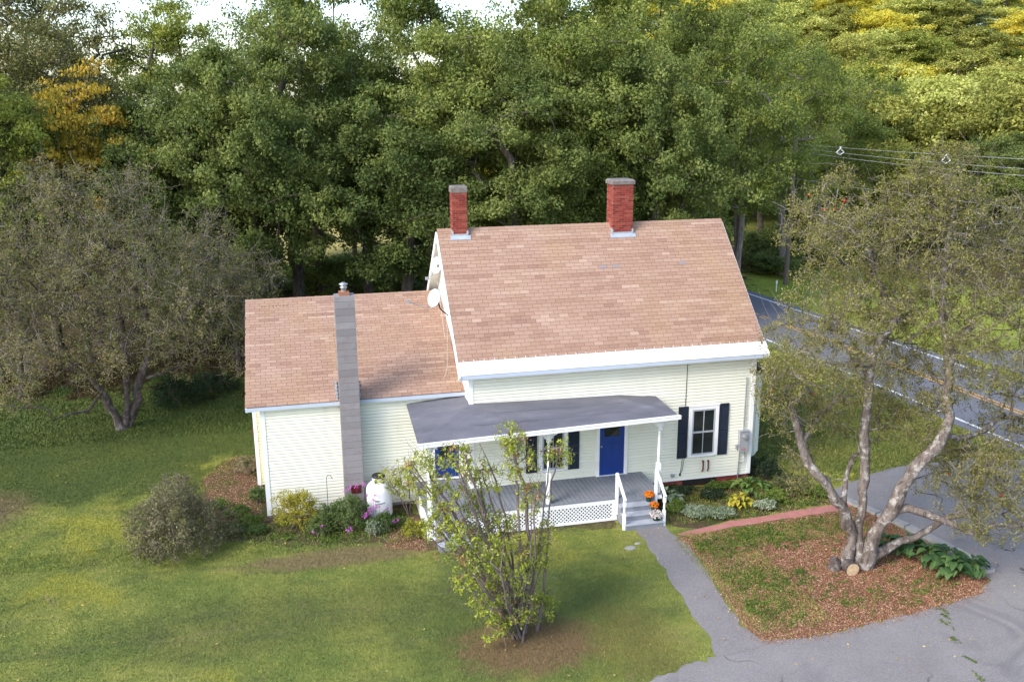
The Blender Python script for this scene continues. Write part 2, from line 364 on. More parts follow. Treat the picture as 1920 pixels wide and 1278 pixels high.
M['hosta_gold'] = leafmat('gold_hosta_leaves', ((.24,.26,.03), (.45,.38,.035), (.60,.46,.08)), .3)
M['hosta_var'] = leafmat('variegated_hosta_leaves', ((.10,.16,.085), (.22,.29,.18), (.42,.46,.34)), .25)
M['goldenrod'] = leafmat('goldenrod_leaves', ((.12,.17,.022), (.27,.29,.028), (.50,.40,.04)), .35)
M['aster'] = leafmat('aster_leaves', ((.040,.085,.022), (.085,.145,.035), (.17,.22,.06)), .3)
M['pink'] = leafmat('pink_petals', ((.40,.07,.42), (.55,.14,.55), (.65,.28,.60)), .3)
M['orange'] = leafmat('orange_petals', ((.62,.09,.008), (.80,.16,.01), (.85,.30,.02)), .3)
M['whitepet'] = leafmat('white_petals', ((.42,.30,.42), (.62,.55,.60), (.78,.75,.72)), .3)
M['redleaf'] = leafmat('red_leaves', ((.35,.05,.03), (.55,.10,.06), (.65,.22,.14)), .35)
M['yellowleaf'] = leafmat('yellow_leaves', ((.35,.32,.03), (.60,.50,.04), (.72,.58,.08)), .45)
M['apple'] = simple('red_apple', (.45,.03,.02), .4, .2)
RCROWN = [(7.78,-4.5,5.98,0.88),(8.94,-4.0,6.97,1.06),(6.84,-6.0,5.32,0.69),(7.46,-7.0,6.37,0.8),(9.87,-5.0,7.12,1.2),(9.12,-5.0,8.42,1.17),(9.05,-4.0,9.26,1.05),(8.44,-3.5,8.94,0.76),(9.96,-6.0,8.41,1.3),(10.44,-6.0,9.45,1.02),(11.1,-6.0,10.21,0.88),(12.01,-6.0,9.13,1.21),(10.86,-6.0,10.86,0.44),(12.85,-6.0,7.73,1.4),(10.82,-7.0,7.48,1.29),(11.26,-5.0,6.17,1.25),(12.01,-7.0,6.61,1.19),(9.92,-5.0,9.62,0.74),(13.71,-5.0,8.8,0.97),(8.67,-7.0,5.76,0.69),(11.49,-4.5,4.51,0.97),(12.28,-7.0,2.6,0.94),(13.01,-7.0,3.12,0.95),(11.57,-6.5,2.47,0.94),(12.12,-7.5,1.94,0.78),(13.41,-7.0,1.57,0.65),(11.95,-5.5,2.95,0.64),(7.95,-5.5,4.36,0.58),(7.34,-5.0,3.95,0.44),(9.11,-4.5,10.27,0.44),(10.71,-5.5,10.31,0.59),(6.22,-6.0,5.78,0.34),(13.57,-6.0,5.1,0.81),(11.07,-8.0,2.0,0.45),(9.24,-4.5,3.77,0.62),(6.93,-6.5,6.01,0.81),(8.7,-5.2,4.94,0.82),(10.02,-4.8,3.96,0.86),(10.42,-5.6,4.19,0.84),(10.78,-6.2,4.21,0.68),(7.92,-5.2,3.07,0.52),(6.49,-5.6,4.95,0.35),(12.08,-6.6,2.91,0.94),(6.58,-6.0,4.79,0.49),(8.23,-4.8,2.11,0.46),(7.95,-7.0,7.13,0.94),(10.35,-5.0,5.64,0.92),(11.27,-6.0,5.27,0.92),(13.48,-5.5,4.05,0.82),(8.14,-6.0,8.88,0.83),(11.58,-4.0,6.83,1.28),(10.79,-8.0,6.15,0.85),(14.25,-6.0,7.09,1.29),(15.11,-6.0,4.99,1.34),(14.35,-7.0,2.99,1.31)]
RLIMBS = [[(9.14,-6.0,0.01),(9.2,-6.0,0.98),(8.78,-6.0,1.79),(8.26,-5.9,2.49),(7.87,-5.7,3.0),(7.72,-5.5,3.5),(7.53,-5.4,4.22),(7.48,-5.3,4.77)],[(9.38,-6.0,-0.02),(9.37,-6.0,1.27),(9.48,-5.8,2.39),(9.44,-5.8,3.45),(9.42,-5.7,4.45),(9.55,-5.6,5.14),(9.67,-5.5,5.82)],[(9.59,-6.1,0.01),(9.63,-6.3,1.07),(9.9,-6.5,1.74),(10.06,-6.6,2.44),(10.32,-6.7,2.97),(10.66,-6.8,3.42),(11.02,-6.8,3.89),(11.17,-6.7,4.35),(11.14,-6.6,4.89),(11.16,-6.5,5.57),(11.33,-6.4,6.09),(11.89,-6.2,6.56)],[(7.72,-5.5,3.5),(8.26,-5.3,3.98),(8.82,-5.1,4.38),(9.39,-4.9,4.72)],[(8.78,-6.0,1.79),(9.06,-5.6,2.36),(9.48,-5.3,2.8),(9.72,-5.2,2.97)],[(11.16,-6.5,5.57),(11.11,-6.3,6.22),(11.09,-6.1,6.73),(11.11,-6.0,7.54),(11.09,-6.0,8.49),(11.12,-6.0,9.43)],[(9.77,-6.2,0.38),(10.55,-6.2,0.68),(11.26,-6.3,0.95),(11.63,-6.5,1.39),(12.26,-6.8,1.61)],[(9.9,-6.5,1.74),(10.29,-6.7,1.86),(10.71,-7.0,1.8),(11.22,-7.3,1.58),(11.56,-7.5,1.41),(12.24,-7.6,1.6),(13.03,-7.6,1.51)],[(11.02,-6.8,3.89),(12.07,-6.4,3.55),(12.78,-6.2,3.74),(13.42,-6.0,3.92)],[(9.67,-5.5,5.82),(10.28,-5.4,6.62),(9.98,-5.4,7.2),(9.6,-5.3,7.76),(9.48,-5.2,8.44),(8.99,-5.0,8.98)],[(9.55,-5.6,5.14),(9.13,-5.4,5.69),(8.7,-5.0,6.34)],[(11.09,-6.1,6.73),(10.37,-5.8,6.14)]]
LCROWN = [(-14.05,11.0,7.91,1.76),(-12.34,11.0,8.64,1.31),(-11.09,12.0,8.09,1.56),(-13.69,10.0,6.11,1.94),(-11.67,9.0,6.57,1.86),(-9.96,11.0,6.56,1.73),(-8.27,11.0,6.07,1.73),(-10.61,9.0,4.77,1.87),(-8.96,9.0,4.87,1.65),(-13.21,10.0,4.1,1.74),(-14.24,8.0,3.5,1.04),(-12.06,9.0,3.07,1.06),(-7.39,11.0,4.77,1.3),(-6.37,12.0,5.38,1.11),(-7.27,10.0,3.09,1.07),(-14.89,10.0,4.99,1.31),(-6.45,11.0,3.86,0.87),(-9.22,10.0,3.01,1.07),(-14.55,8.0,2.37,0.74),(-13.03,12.0,9.15,0.89),(-10.75,13.0,9.0,1.02),(-8.14,13.0,7.02,1.13),(-16.05,10.0,6.6,1.75),(-16.2,10.0,4.28,1.77),(-13.9,12.0,9.56,0.67),(-6.14,11.0,2.53,0.66)]
LLIMBS = [[(-11.73,10.4,-0.08),(-11.9,10.4,0.65),(-12.24,10.2,1.6),(-12.54,10.0,2.31),(-12.79,9.8,2.7)],[(-11.67,10.5,-0.08),(-11.43,10.6,0.87),(-11.37,10.8,2.1),(-11.73,10.6,2.6),(-11.79,10.4,3.5),(-11.92,10.2,4.58)],[(-11.61,10.6,-0.12),(-11.1,10.8,1.0),(-10.97,11.0,1.79),(-10.55,11.2,2.68),(-10.36,11.4,3.36),(-10.6,11.4,4.44),(-10.85,11.2,5.54)],[(-10.97,11.0,1.79),(-10.21,11.0,1.95),(-9.7,11.0,2.13),(-8.97,10.8,2.35)],[(-12.24,10.2,1.6),(-12.57,9.2,1.22),(-13.25,8.6,1.31),(-13.56,8.3,1.2)],[(-10.36,11.4,3.36),(-9.5,11.6,3.91),(-8.45,11.8,4.66),(-7.42,12.0,5.0)]]
LILAC = [[(-0.33,-7.0,-0.02),(-0.75,-6.9,1.11),(-1.36,-6.9,2.14),(-1.82,-6.8,2.95),(-2.11,-6.8,3.63),(-2.51,-6.8,4.31)],[(-0.27,-7.0,-0.03),(-0.65,-7.3,1.59),(-1.15,-7.4,2.89),(-1.55,-7.4,3.96),(-1.75,-7.3,4.81)],[(-0.2,-7.0,-0.04),(-0.28,-6.8,1.4),(-0.41,-6.6,2.69),(-0.64,-6.5,3.74),(-0.98,-6.4,4.65)],[(-0.24,-7.0,-0.03),(-0.27,-6.4,0.91),(-0.57,-6.1,1.64),(-0.9,-5.9,2.7),(-1.39,-5.8,3.53)],[(-0.14,-7.0,-0.05),(-0.07,-7.0,1.21),(-0.0,-7.0,2.43),(-0.06,-7.0,3.63),(-0.31,-7.0,4.43),(-0.43,-7.0,5.07)],[(-0.07,-7.0,-0.06),(0.07,-7.2,1.3),(0.08,-7.4,2.35),(-0.01,-7.5,3.32),(0.09,-7.6,4.12)],[(0.19,-7.0,-0.1),(0.39,-6.9,0.81),(0.5,-6.8,1.72),(0.54,-6.8,2.67),(0.64,-6.7,3.69),(0.81,-6.7,4.33)],[(-0.42,-7.1,0.06),(-0.95,-7.8,1.37),(-1.38,-8.2,2.17),(-1.76,-8.4,2.7)],[(-0.32,-7.1,0.04),(-0.75,-8.0,1.45),(-0.95,-8.4,2.47),(-0.93,-8.6,3.44)],[(0.06,-7.0,-0.08),(0.71,-6.8,-0.15)]]
LILACB = [(-2.4,-6.9,4.34,0.42),(-1.94,-6.9,3.66,0.48),(-1.7,-7.0,4.56,0.42),(-1.01,-6.5,3.78,0.5),(-1.13,-6.4,2.81,0.51),(-0.37,-7.0,4.94,0.36),(-0.19,-7.0,4.29,0.42),(0.77,-6.7,4.34,0.35),(0.07,-7.2,3.57,0.37),(-1.82,-7.5,2.89,0.48),(-1.29,-7.8,2.59,0.48),(-0.65,-7.6,2.14,0.55),(0.12,-7.0,2.0,0.44),(-1.69,-8.0,2.23,0.36),(-1.03,-7.6,1.27,0.44),(-0.49,-7.4,1.08,0.51),(0.31,-6.8,0.62,0.4),(0.61,-6.9,0.07,0.27),(-0.59,-6.8,2.67,0.5),(-0.87,-7.4,0.45,0.38),(-2.1,-7.0,3.01,0.37),(0.5,-6.8,2.4,0.28)]
NEAR = [('oak1',-11.15,21.0,11.7,8.5),('oak2',-9.34,24.0,13.2,9),('oak1',-6.9,20.0,14.1,8.5),('oak3',-4.63,23.0,16.7,9.5),('oak2',-3.36,30.0,18.5,9),('oak3',-0.91,25.0,14.8,8),('oak1',0.56,20.0,12.4,9),('oak2',2.76,28.0,18.1,10),('oak3',4.19,22.0,16.2,9.5),('oak2',5.81,19.0,13.8,9),('oak1',9.08,26.0,18.0,10),('oak3',10.11,21.0,16.0,9.5),('oak2',14.74,27.0,18.5,10),('oak1',13.66,20.0,14.4,9),('oak3',19.41,28.0,17.8,10),('open',20.68,24.0,17.0,9),('open',28.79,33.0,16.1,9),('open',36.34,40.0,14.3,10),('ash',-19.62,28.0,15.6,8),('ash',-18.64,34.0,18.2,9),('ash',-15.77,30.0,17.2,7),('oak2',-17.2,20.0,12.2,7),('lime',-10.62,33.0,18.4,9.5),('ash',-20.61,36.0,18.5,9),('ash',-15.98,27.0,15.6,7),('thin',-14.43,33.0,16.6,7),('maple',-14.72,21.0,13.3,6.3),('maple',-13.01,20.0,10.9,4.5),('lime',-17.93,18.0,15.0,7),('oak1',-12.62,26.0,11.2,7),('oak1',-16.82,24.0,9.5,7),('mid',45.68,48.0,12.7,11),('midy',51.62,50.0,13.7,12),('mid',53.09,46.0,11.8,11),('midy',59.38,48.0,12.2,12),('mid',55.64,40.0,13.5,11),('midy',46.88,55.0,14.7,11),('oak1',50.19,38.0,9.0,10),('oak2',49.25,32.0,9.2,10),('mid',42.19,40.0,8.2,8),('midy',36.08,50.0,17.6,11)]
HILL = [(34.0,65.1,11.8),(34.2,57.5,12.2),(39.6,57.5,14.9),(50.8,63.5,14.6),(56.9,66.7,12.9),(60.3,60.9,13.9),(63.1,57.6,13.7),(74.4,65.8,15.2),(82.9,65.7,14.7),(90.7,65.7,15.3),(87.6,57.0,13.8),(95.5,59.0,14.3),(105.5,60.2,14.8),(114.7,61.5,12.9),(34.1,70.2,13.2),(41.7,72.1,14.8),(47.9,76.3,17.8),(54.6,70.7,15.1),(62.8,76.4,16.4),(67.6,74.4,16.0),(74.1,71.6,17.3),(77.9,68.1,15.8),(87.4,70.8,15.6),(92.8,70.9,15.6),(104.6,74.1,16.3),(118.9,76.9,16.1),(116.0,68.5,15.8),(127.5,71.0,16.5),(37.4,88.6,17.2),(39.8,79.0,16.6),(51.7,88.3,17.9),(57.6,88.9,20.4),(62.0,80.6,19.2),(70.5,87.6,18.3),(75.8,84.3,20.1),(85.2,84.5,20.7),(92.6,81.8,19.4),(93.8,79.0,20.1),(113.0,88.3,18.4),(117.2,83.5,19.0),(126.8,82.4,18.5),(136.4,84.9,18.9),(147.7,85.9,19.2),(37.1,93.4,20.3),(44.1,95.0,20.8),(51.8,99.0,18.2),(57.0,96.7,22.6),(67.1,100.9,21.1),(71.3,100.1,23.3),(77.1,95.3,21.1),(85.2,100.3,22.8),(89.0,97.9,24.4),(94.7,98.3,22.9),(101.5,93.2,22.3),(112.0,99.0,22.2),(119.0,98.6,23.2),(123.7,95.5,22.8),(131.2,94.9,21.1),(147.7,102.6,24.7),(145.2,95.6,25.1),(151.0,95.5,21.9),(165.4,99.9,24.9),(43.5,110.9,21.8),(53.5,114.5,23.0),(58.7,113.9,21.1),(65.9,116.3,27.2),(70.5,112.2,27.5),(81.8,112.7,27.4),(81.6,109.6,27.0),(95.2,115.0,24.6),(102.5,111.4,25.9),(109.2,110.0,24.9),(119.2,116.8,27.9),(126.1,114.1,28.7),(138.6,117.2,27.6),(145.7,118.5,28.3),(152.0,113.2,27.9),(152.8,109.6,28.0),(160.8,109.6,27.0),(170.2,109.3,28.8),(184.5,110.3,28.2),(54.5,128.1,25.8),(60.3,127.2,27.3),(71.3,133.8,30.7),(74.2,129.5,27.6),(83.5,127.7,29.2),(88.6,131.0,28.6),(98.3,128.9,30.4),(106.1,130.9,29.2),(116.3,130.4,30.4),(120.5,130.7,28.2),(133.6,132.6,30.2),(145.0,135.0,32.3),(153.5,135.9,31.4),(160.3,128.4,29.4),(169.9,131.7,29.4),(176.8,132.1,32.7),(192.3,135.2,32.6),(196.8,127.1,28.8),(216.5,133.8,33.9)]
UNDER = [(-4.8,34.0,2.0),(-2.88,31.0,3.4),(-0.22,36.0,2.1),(1.06,31.0,2.2),(4.42,33.0,2.8),(7.32,35.0,3.8),(9.85,33.0,4.3),(12.84,33.0,4.9),(16.2,35.0,4.9),(18.63,33.0,5.4),(23.18,36.0,5.0),(26.81,40.0,5.7),(-7.28,30.0,2.1),(-9.08,26.0,2.9),(29.8,37.0,2.7),(31.48,36.0,3.2),(33.75,36.0,2.3),(28.45,33.0,1.6),(37.84,38.0,2.7)]
# ================================================================== THE SETTING
def sm(t): t = np.clip(t, 0, 1); return t*t*(3-2*t)
def terrain(x, y):
    x = np.asarray(x, float); y = np.asarray(y, float)
    h = 24*sm((y-48+np.clip(x-25, 0, 80)*.25)/105)*sm((x-2-(y-50)*.05)/38)
    return h*sm((y-42)/20) + .12*np.sin(x*.21)*np.sin(y*.17)*sm((np.hypot(x, y)-24)/20)
xs = np.concatenate([[-1600,-800,-400,-200,-120], np.arange(-80, 181, 4), [220,300,500,900,1600]])
ys = np.concatenate([[-600,-200,-100,-60], np.arange(-40, 201, 4), [240,320,500,900,2000]])
XX, YY = np.meshgrid(xs, ys); ZZ = terrain(XX, YY)
g = G(); nx, ny = len(xs), len(ys)
i, j = np.meshgrid(np.arange(nx-1), np.arange(ny-1)); a = (j*nx+i).ravel()
g.add(np.stack([XX, YY, ZZ], -1).reshape(-1, 3), np.stack([a, a+1, a+1+nx, a+nx], -1))
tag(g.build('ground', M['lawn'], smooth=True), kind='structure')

def sheet(name, outline, z, mat, jag=.0, step=.25, kind='structure', seed=3):
    r = np.random.default_rng(seed); P = np.array(outline, float); out = []
    for k in range(len(P)):
        a, b = P[k], P[(k+1) % len(P)]; d = np.linalg.norm(b-a); m = max(1, int(d/step)) if jag else 1
        t = np.arange(m)/m; seg = a+(b-a)*t[:,None]
        if jag: nrm = np.array([-(b-a)[1], (b-a)[0]])/d; w_ = r.normal(0, jag, m); w_ += .8*jag*np.sin(np.arange(m)*.7+r.uniform(0, 6)); seg = seg+nrm*w_[:,None]
        out.append(seg)
    Q = np.concatenate(out)
    bm = bmesh.new(); vs = [bm.verts.new((x, y, z)) for x, y in Q]; es = [bm.edges.new((vs[k], vs[(k+1) % len(vs)])) for k in range(len(vs))]
    bmesh.ops.triangle_fill(bm, use_beauty=True, use_dissolve=False, edges=es)
    for f in bm.faces:
        if f.normal.z < 0: f.normal_flip()
    me = bpy.data.meshes.new(name); bm.to_mesh(me); bm.free(); me.materials.append(mat)
    o = bpy.data.objects.new(name, me); COL.objects.link(o); return tag(o, kind=kind)

DRIVE = [(-.5,-11.5),(1.2,-9.7),(2.6,-9.3),(3.96,-8.87),(5.16,-8.63),(6.6,-8.75),(8.2,-8.55),(10.1,-8.3),(11.61,-7.97),(12.3,-7.5),(12.45,-7.0),(12.1,-5.6),(12.05,-4.2),(11.75,-3.2),(11.5,-2.2),(11.3,-1.4),(12.6,-.9),(14.5,-.2),(17.0,-.1),(19.2,-.6),(20.6,-.8),(24,-7),(27,-40),(-2,-40)]
PLOT = []
drive = sheet('driveway', DRIVE, .006, M['asphalt'], .05, .14)
walk = sheet('front_walk', [(4.42,-2.44),(5.32,-2.44),(5.5,-4.2),(5.18,-6.6),(5.0,-7.9),(5.3,-8.75),(4.5,-9.0),(3.8,-8.9),(4.05,-8.3),(4.12,-7.0),(4.25,-5.2),(4.35,-3.6)], .012, M['path_asphalt'], .03)
sheet('brick_path', [(5.44,-3.16),(5.85,-2.95),(7.4,-2.70),(9.2,-2.5),(10.95,-2.36),(11.7,-2.2),(11.75,-2.55),(10.7,-2.86),(9.2,-2.92),(7.3,-3.05),(6.4,-3.2),(5.7,-3.32)], .016, M['paver'], .02)
bed = sheet('mulch_bed', [(5.45,-3.3),(6.4,-3.15),(7.3,-3.02),(9.2,-2.88),(10.7,-2.82),(11.6,-2.7),(11.75,-3.4),(11.95,-4.3),(12.0,-5.6),(12.35,-7.0),(12.2,-7.5),(11.6,-7.98),(10.1,-8.3),(8.2,-8.55),(6.6,-8.75),(5.3,-8.62),(5.12,-7.9),(5.28,-6.6),(5.55,-4.6),(5.4,-3.9)], .009, M['mulch'], .05)
sheet('front_garden_soil', [(5.6,-1.0),(5.62,-2.4),(5.9,-2.9),(7.3,-2.62),(9.2,-2.42),(10.9,-2.3),(11.4,-1.9),(10.9,-.9),(10.6,.8),(10.4,3.2),(9.2,3.3),(9.2,.0),(5.6,0)], .008, M['soil'], .06)
sheet('side_garden_soil', [(-6.6,-.6),(-5.6,-1.15),(-4.4,-1.3),(-3.0,-1.5),(-2.1,-2.3),(-.9,-2.2),(.5,-2.05),(2.2,-1.95),(3.95,-2.25),(4.0,-1.7),(-1.6,-1.6),(-1.7,.95),(-6.0,.95),(-6.3,6.2),(-7.4,6.4),(-8.3,4.6),(-8.2,2.4),(-7.6,.8),(-7.2,-.4)], .007, M['soil'], .08)
# concrete kerb strips beside the bed
g = G()
for a, b in (((11.45,-2.1),(11.85,-3.35)),((11.86,-3.4),(12.16,-4.3)),((12.17,-4.35),(12.5,-5.85)),((12.51,-5.9),(12.62,-7.2))):
    g.beam((a[0], a[1], .04), (b[0], b[1], .04), .26, .12)
tag(g.build('kerb', M['concrete']), kind='structure')
# the road behind, running away to the left of the frame, with its painted lines
RL = [(21.0,-30),(20.6,-6),(20.25,.8),(19.67,8.4),(18.9,16.2),(17.6,26),(16.0,40),(14,56)]      # near edge line
RF = [(27.9,-30),(26.8,-6),(26.2,.8),(25.4,9.1),(24.35,19.2),(23.2,28),(21.4,40),(19.4,56)]        # far edge line
def offs(P, d): return [(x+d, y) for x, y in P]
def zroad(P, z): return [(x, y, float(terrain(x, y))+z) for x, y in P]
def ribbon(name, A, B, z, mat):
    g = G(); n = len(A); V = zroad(A, z)+zroad(B, z); g.add(V, [(k, n+k, n+k+1, k+1) for k in range(n-1)]); o = g.build(name, mat); return tag(o, kind='structure')
def dens(P, k=8):
    P = np.array(P); t = np.linspace(0, len(P)-1, (len(P)-1)*k+1); return [tuple(q) for q in np.stack([np.interp(t, np.arange(len(P)), P[:,0]), np.interp(t, np.arange(len(P)), P[:,1])], -1)]
RL, RF = dens(RL), dens(RF)
ribbon('road', offs(RL, -.55), offs(RF, .6), .012, M['road'])
ribbon('road_edge_line', offs(RL, -.07), offs(RL, .09), .018, M['line_white'])
ribbon('road_edge_line', offs(RF, -.09), offs(RF, .07), .018, M['line_white'])
RC = [((a[0]+b[0])/2, (a[1]+b[1])/2) for a, b in zip(RL, RF)]
ribbon('road_centre_line', offs(RC, -.20), offs(RC, -.08), .018, M['line_yellow'])
ribbon('road_centre_line', offs(RC, .08), offs(RC, .20), .018, M['line_yellow'])
sheet('side_road', [(26.6,12),(27.0,7),(50,2),(80,0),(80,6),(50,9)], .014, M['road'])

# --------------------------------------------------------------- grass blades and chips (uncountable)
def inside(poly, x, y):
    c = np.zeros(len(x), bool); P = np.array(poly)
    for k in range(len(P)):
        (x1, y1), (x2, y2) = P[k], P[k-1]
        c ^= ((y1 > y) != (y2 > y)) & (x < (x2-x1)*(y-y1)/(y2-y1+1e-12)+x1)
    return c
HOLES = [DRIVE, [(4.38,-2.3),(5.35,-2.3),(5.55,-4.2),(5.2,-6.6),(5.2,-9),(3.9,-9),(4.1,-7),(4.25,-5.2)], [(-6.2,.8),(9.3,0),(9.3,8),(-6.4,10)], [(-1.7,-1.9),(5.6,-1.9),(5.6,1),(-1.7,1)],
         [(5.45,-3.3),(11.6,-2.7),(12.3,-7.3),(10.1,-8.3),(5.2,-8.6),(5.6,-4.6)], [(5.6,-2.8),(11.3,-2.0),(10.6,.8),(5.6,0)], [(-7.2,-.4),(-4.4,-1.2),(-1.7,-1.9),(-1.7,.9),(-6.2,.9),(-6.3,6.2),(-8.2,4.5),(-8.0,1.5)]]
def grass(n, box, h, wd, seed):
    r = np.random.default_rng(seed); x = r.uniform(box[0], box[1], n); y = r.uniform(box[2], box[3], n)
    k = ~np.any([inside(p, x, y) for p in HOLES], axis=0); x, y = x[k], y[k]; n = len(x)
    hh = h*r.uniform(.5, 1.3, n); an = r.uniform(0, 2*np.pi, n); ln = r.normal(0, .5, (n, 2))*hh[:,None]
    z = terrain(x, y); b = np.stack([np.cos(an)*wd, np.sin(an)*wd], -1)
    p0 = np.stack([x-b[:,0], y-b[:,1], z], -1); p1 = np.stack([x+b[:,0], y+b[:,1], z], -1); p2 = np.stack([x+ln[:,0], y+ln[:,1], z+hh], -1)
    return np.stack([p0, p1, p2], 1).reshape(-1, 3), np.arange(3*n).reshape(n, 3), r.uniform(0, 1, n)
g = G()
for a in ((440000, (-17,6,-12.5,0), .030, .009, 1), (180000, (-19,-5,-1,11), .036, .012, 2), (90000, (-24,-2,9,20), .07, .025, 3), (60000, (10.5,19.5,-1,16), .07, .025, 4)):
    v, f, r_ = grass(*a); g.add(v, f, 0, r_)
HOLES = [[(11.8,-9),(12.7,-6),(11.6,-2.6),(20,-3),(20,-12)], DRIVE]
for a in ((9000, (5.35,7.3,-8.3,-4.4), .05, .014, 5), (9000, (5.6,11.2,-4.3,-3.15), .05, .014, 6), (1500, (5.2,5.7,-8.4,-3.4), .05, .014, 7), (7000, (5.6,11,-2.5,-.2), .05, .014, 8), (6000, (-7.6,-2,-1.6,.6), .05, .014, 9)):
    v, f, r_ = grass(*a); g.add(v, f, 0, r_)
tag(g.build('lawn_grass', M['blade']), 'short mottled lawn grass around the house', 'grass', kind='stuff')
def chips(n, poly, z, seed):
    r = np.random.default_rng(seed); P = np.array(poly); lo, hi = P.min(0), P.max(0)
    x = r.uniform(lo[0], hi[0], n); y = r.uniform(lo[1], hi[1], n); k = inside(poly, x, y); x, y = x[k], y[k]; n = len(x)
    c = np.stack([x, y, z+r.uniform(.005, .03, n)], -1); a = r.normal(0, 1, (n, 3)); a[:,2] *= .3; nn = r.normal(0, .4, (n, 3)); nn[:,2] += 1
    return c, a, nn, r.uniform(.025, .062, n), r.uniform(.010, .024, n), r.uniform(0, 1, n)
g = G(); c, a, nn, l_, w_, r_ = chips(90000, [(5.42,-3.35),(11.7,-2.75),(12.0,-5),(12.4,-7.2),(11.7,-8.03),(10.1,-8.36),(8.2,-8.6),(6.6,-8.8),(5.2,-8.7),(5.1,-7.8),(5.5,-4.6)], .008, 5); g.cards(c, a, nn, l_, w_, 0, r_)
c, a, nn, l_, w_, r_ = chips(9000, [(-6.3,1.2),(-6.3,6.2),(-7.4,6.4),(-8.3,4.6),(-7.6,.8)], .006, 6); g.cards(c, a, nn, l_, w_, 0, r_)
c, a, nn, l_, w_, r_ = chips(4000, [(-2.6,-1.0),(-1.7,-.2),(-1.7,-2.4),(-2.9,-1.9)], .006, 7); g.cards(c, a, nn, l_, w_, 0, r_)
c, a, nn, l_, w_, r_ = chips(3500, [(5.7,-.9),(7.6,-.7),(8.4,-1.5),(10.5,-1.8),(10,-.3),(5.7,-.1)], .006, 8); g.cards(c, a, nn, l_, w_, 0, r_)
BE = np.array([(5.42,-3.35),(5.5,-4.6),(5.1,-7.8),(5.2,-8.7),(6.6,-8.8),(8.2,-8.6),(10.1,-8.36),(11.7,-8.03),(12.4,-7.2)]); r = np.random.default_rng(23)
for a_, b_ in zip(BE[:-1], BE[1:]):     # strays spilled over the edge
    m = int(np.linalg.norm(b_-a_)*170); q = a_+(b_-a_)*r.uniform(0,1,m)[:,None]+r.normal(0,.11,(m,2)); nn = r.normal(0,.3,(m,3)); nn[:,2] += 1; a = r.normal(0,1,(m,3)); a[:,2] *= .2
    g.cards(np.concatenate([q, np.full((m,1),.022)],1), a, nn, r.uniform(.025,.06,m), r.uniform(.01,.022,m), 0, r.uniform(0,1,m))
tag(g.build('wood_mulch', M['chips']), 'reddish brown wood chips scattered over the beds', 'mulch', kind='stuff')

g = G(); r = np.random.default_rng(19)      # fallen leaves and grit
n = 1500; x = r.uniform(-15, 20, n); y = r.uniform(-12, 6, n); k = (((np.hypot(x-9.5, y+6) < 5.5) | (r.uniform(size=n) < .28)) & ~inside([(-6.6,.7),(-1.8,.7),(-1.8,-2.6),(5.6,-2.6),(5.6,-.1),(9.5,-.1),(9.5,9),(-6.6,9)], x, y)); x, y = x[k], y[k]; n = len(x)
nn = r.normal(0, .3, (n, 3)); nn[:,2] += 1; a = r.normal(0, 1, (n, 3)); a[:,2] *= .15
g.cards(np.stack([x, y, np.full(n, .055)-(.04*inside(DRIVE, x, y))], -1), a, nn, .075*r.uniform(.6,1.2,n), .045, 0, r.uniform(0, 1, n))
tag(g.build('fallen_leaves', leafmat('fallen_leaf', ((.22,.12,.05), (.42,.30,.10), (.60,.50,.16)), .1)), 'dry leaves fallen on the lawn and driveway', 'fallen leaves', kind='stuff')
# ================================================================== THE HOUSE
house = tag(empty('farmhouse', (4.6, 3.4, 0)), 'cream clapboard farmhouse with tan shingle roofs, front porch and two red brick chimneys', 'house')
HL = Vector(house.location)
def part(g_, name, mats, parent=None, smooth=False):
    p = parent or house; o = g_.build(name, mats, p, smooth); o.matrix_parent_inverse = Matrix.Translation(-HL) if p is house else Matrix.Identity(4)
    return o
L0 = 9.28; YR, ZR, YE, ZE = 3.4409, 8.2013, -.3521, 4.4631
SL = (ZR-ZE)/(YR-YE); YB = 2*YR    # back wall of the main block
WX, WY = -6.083, .8907; WYR, WZR, WYE, WZE = 5.2838, 5.838, .7314, 3.6005
WSL = (WZR-WZE)/(WYR-WYE); WYB = 2*WYR-WY
def clap(g, o, u, nrm, z0, z1, rng_fn, mat=0, ex=.1015):
    """lapped boards on a wall: origin o, horizontal dir u, outward normal nrm; rng_fn(z) -> (u0,u1)"""
    o = np.array(o, float); u = np.array(u, float); nrm = np.array(nrm, float); k = 0; z = z0
    r = np.random.default_rng(int(abs(o[0]*7+z1*13))+1)
    while z < z1-.005:
        zt = min(z+ex, z1); a0, a1 = rng_fn(z+.001); b0, b1 = rng_fn(zt-.001)
        if a1-a0 > .01 and b1 >= b0:
            P = lambda uu, zz, d: o+u*uu+nrm*d+np.array([0,0,zz])
            zk = z+(zt-z)*.80; k0, k1 = a0+(b0-a0)*.8, a1+(b1-a1)*.8
            g.add([P(a0,z,.026), P(a1,z,.026), P(k1,zk,.012), P(k0,zk,.012), P(b1,zt,-.022), P(b0,zt,-.022)], [(0,1,2,3)], mat, r.uniform()); g.add([P(k0,zk,.012), P(k1,zk,.012), P(b1,zt,-.022), P(b0,zt,-.022)], [(0,1,2,3)], mat, .5)
            g.add([P(a0,z,-.022), P(a1,z,-.022), P(a1,z,.026), P(a0,z,.026)], [(0,1,2,3)], mat, .5)
        z = zt; k += 1
zmain = lambda y: ZE+SL*(YR-YE)-SL*abs(y-YR)
g = G()
clap(g, (0,0,0), (1,0,0), (0,-1,0), .30, zmain(0)-.10, lambda z: (0, L0))
def gab(z):  # y range of main gable at height z
    h = min(YR, YR-(z+.10-(zmain(YR)))/-SL*1.0) if False else None
    d = max(0, (ZR-.10-z)/SL); return (max(0, YR-d), min(YB, YR+d))
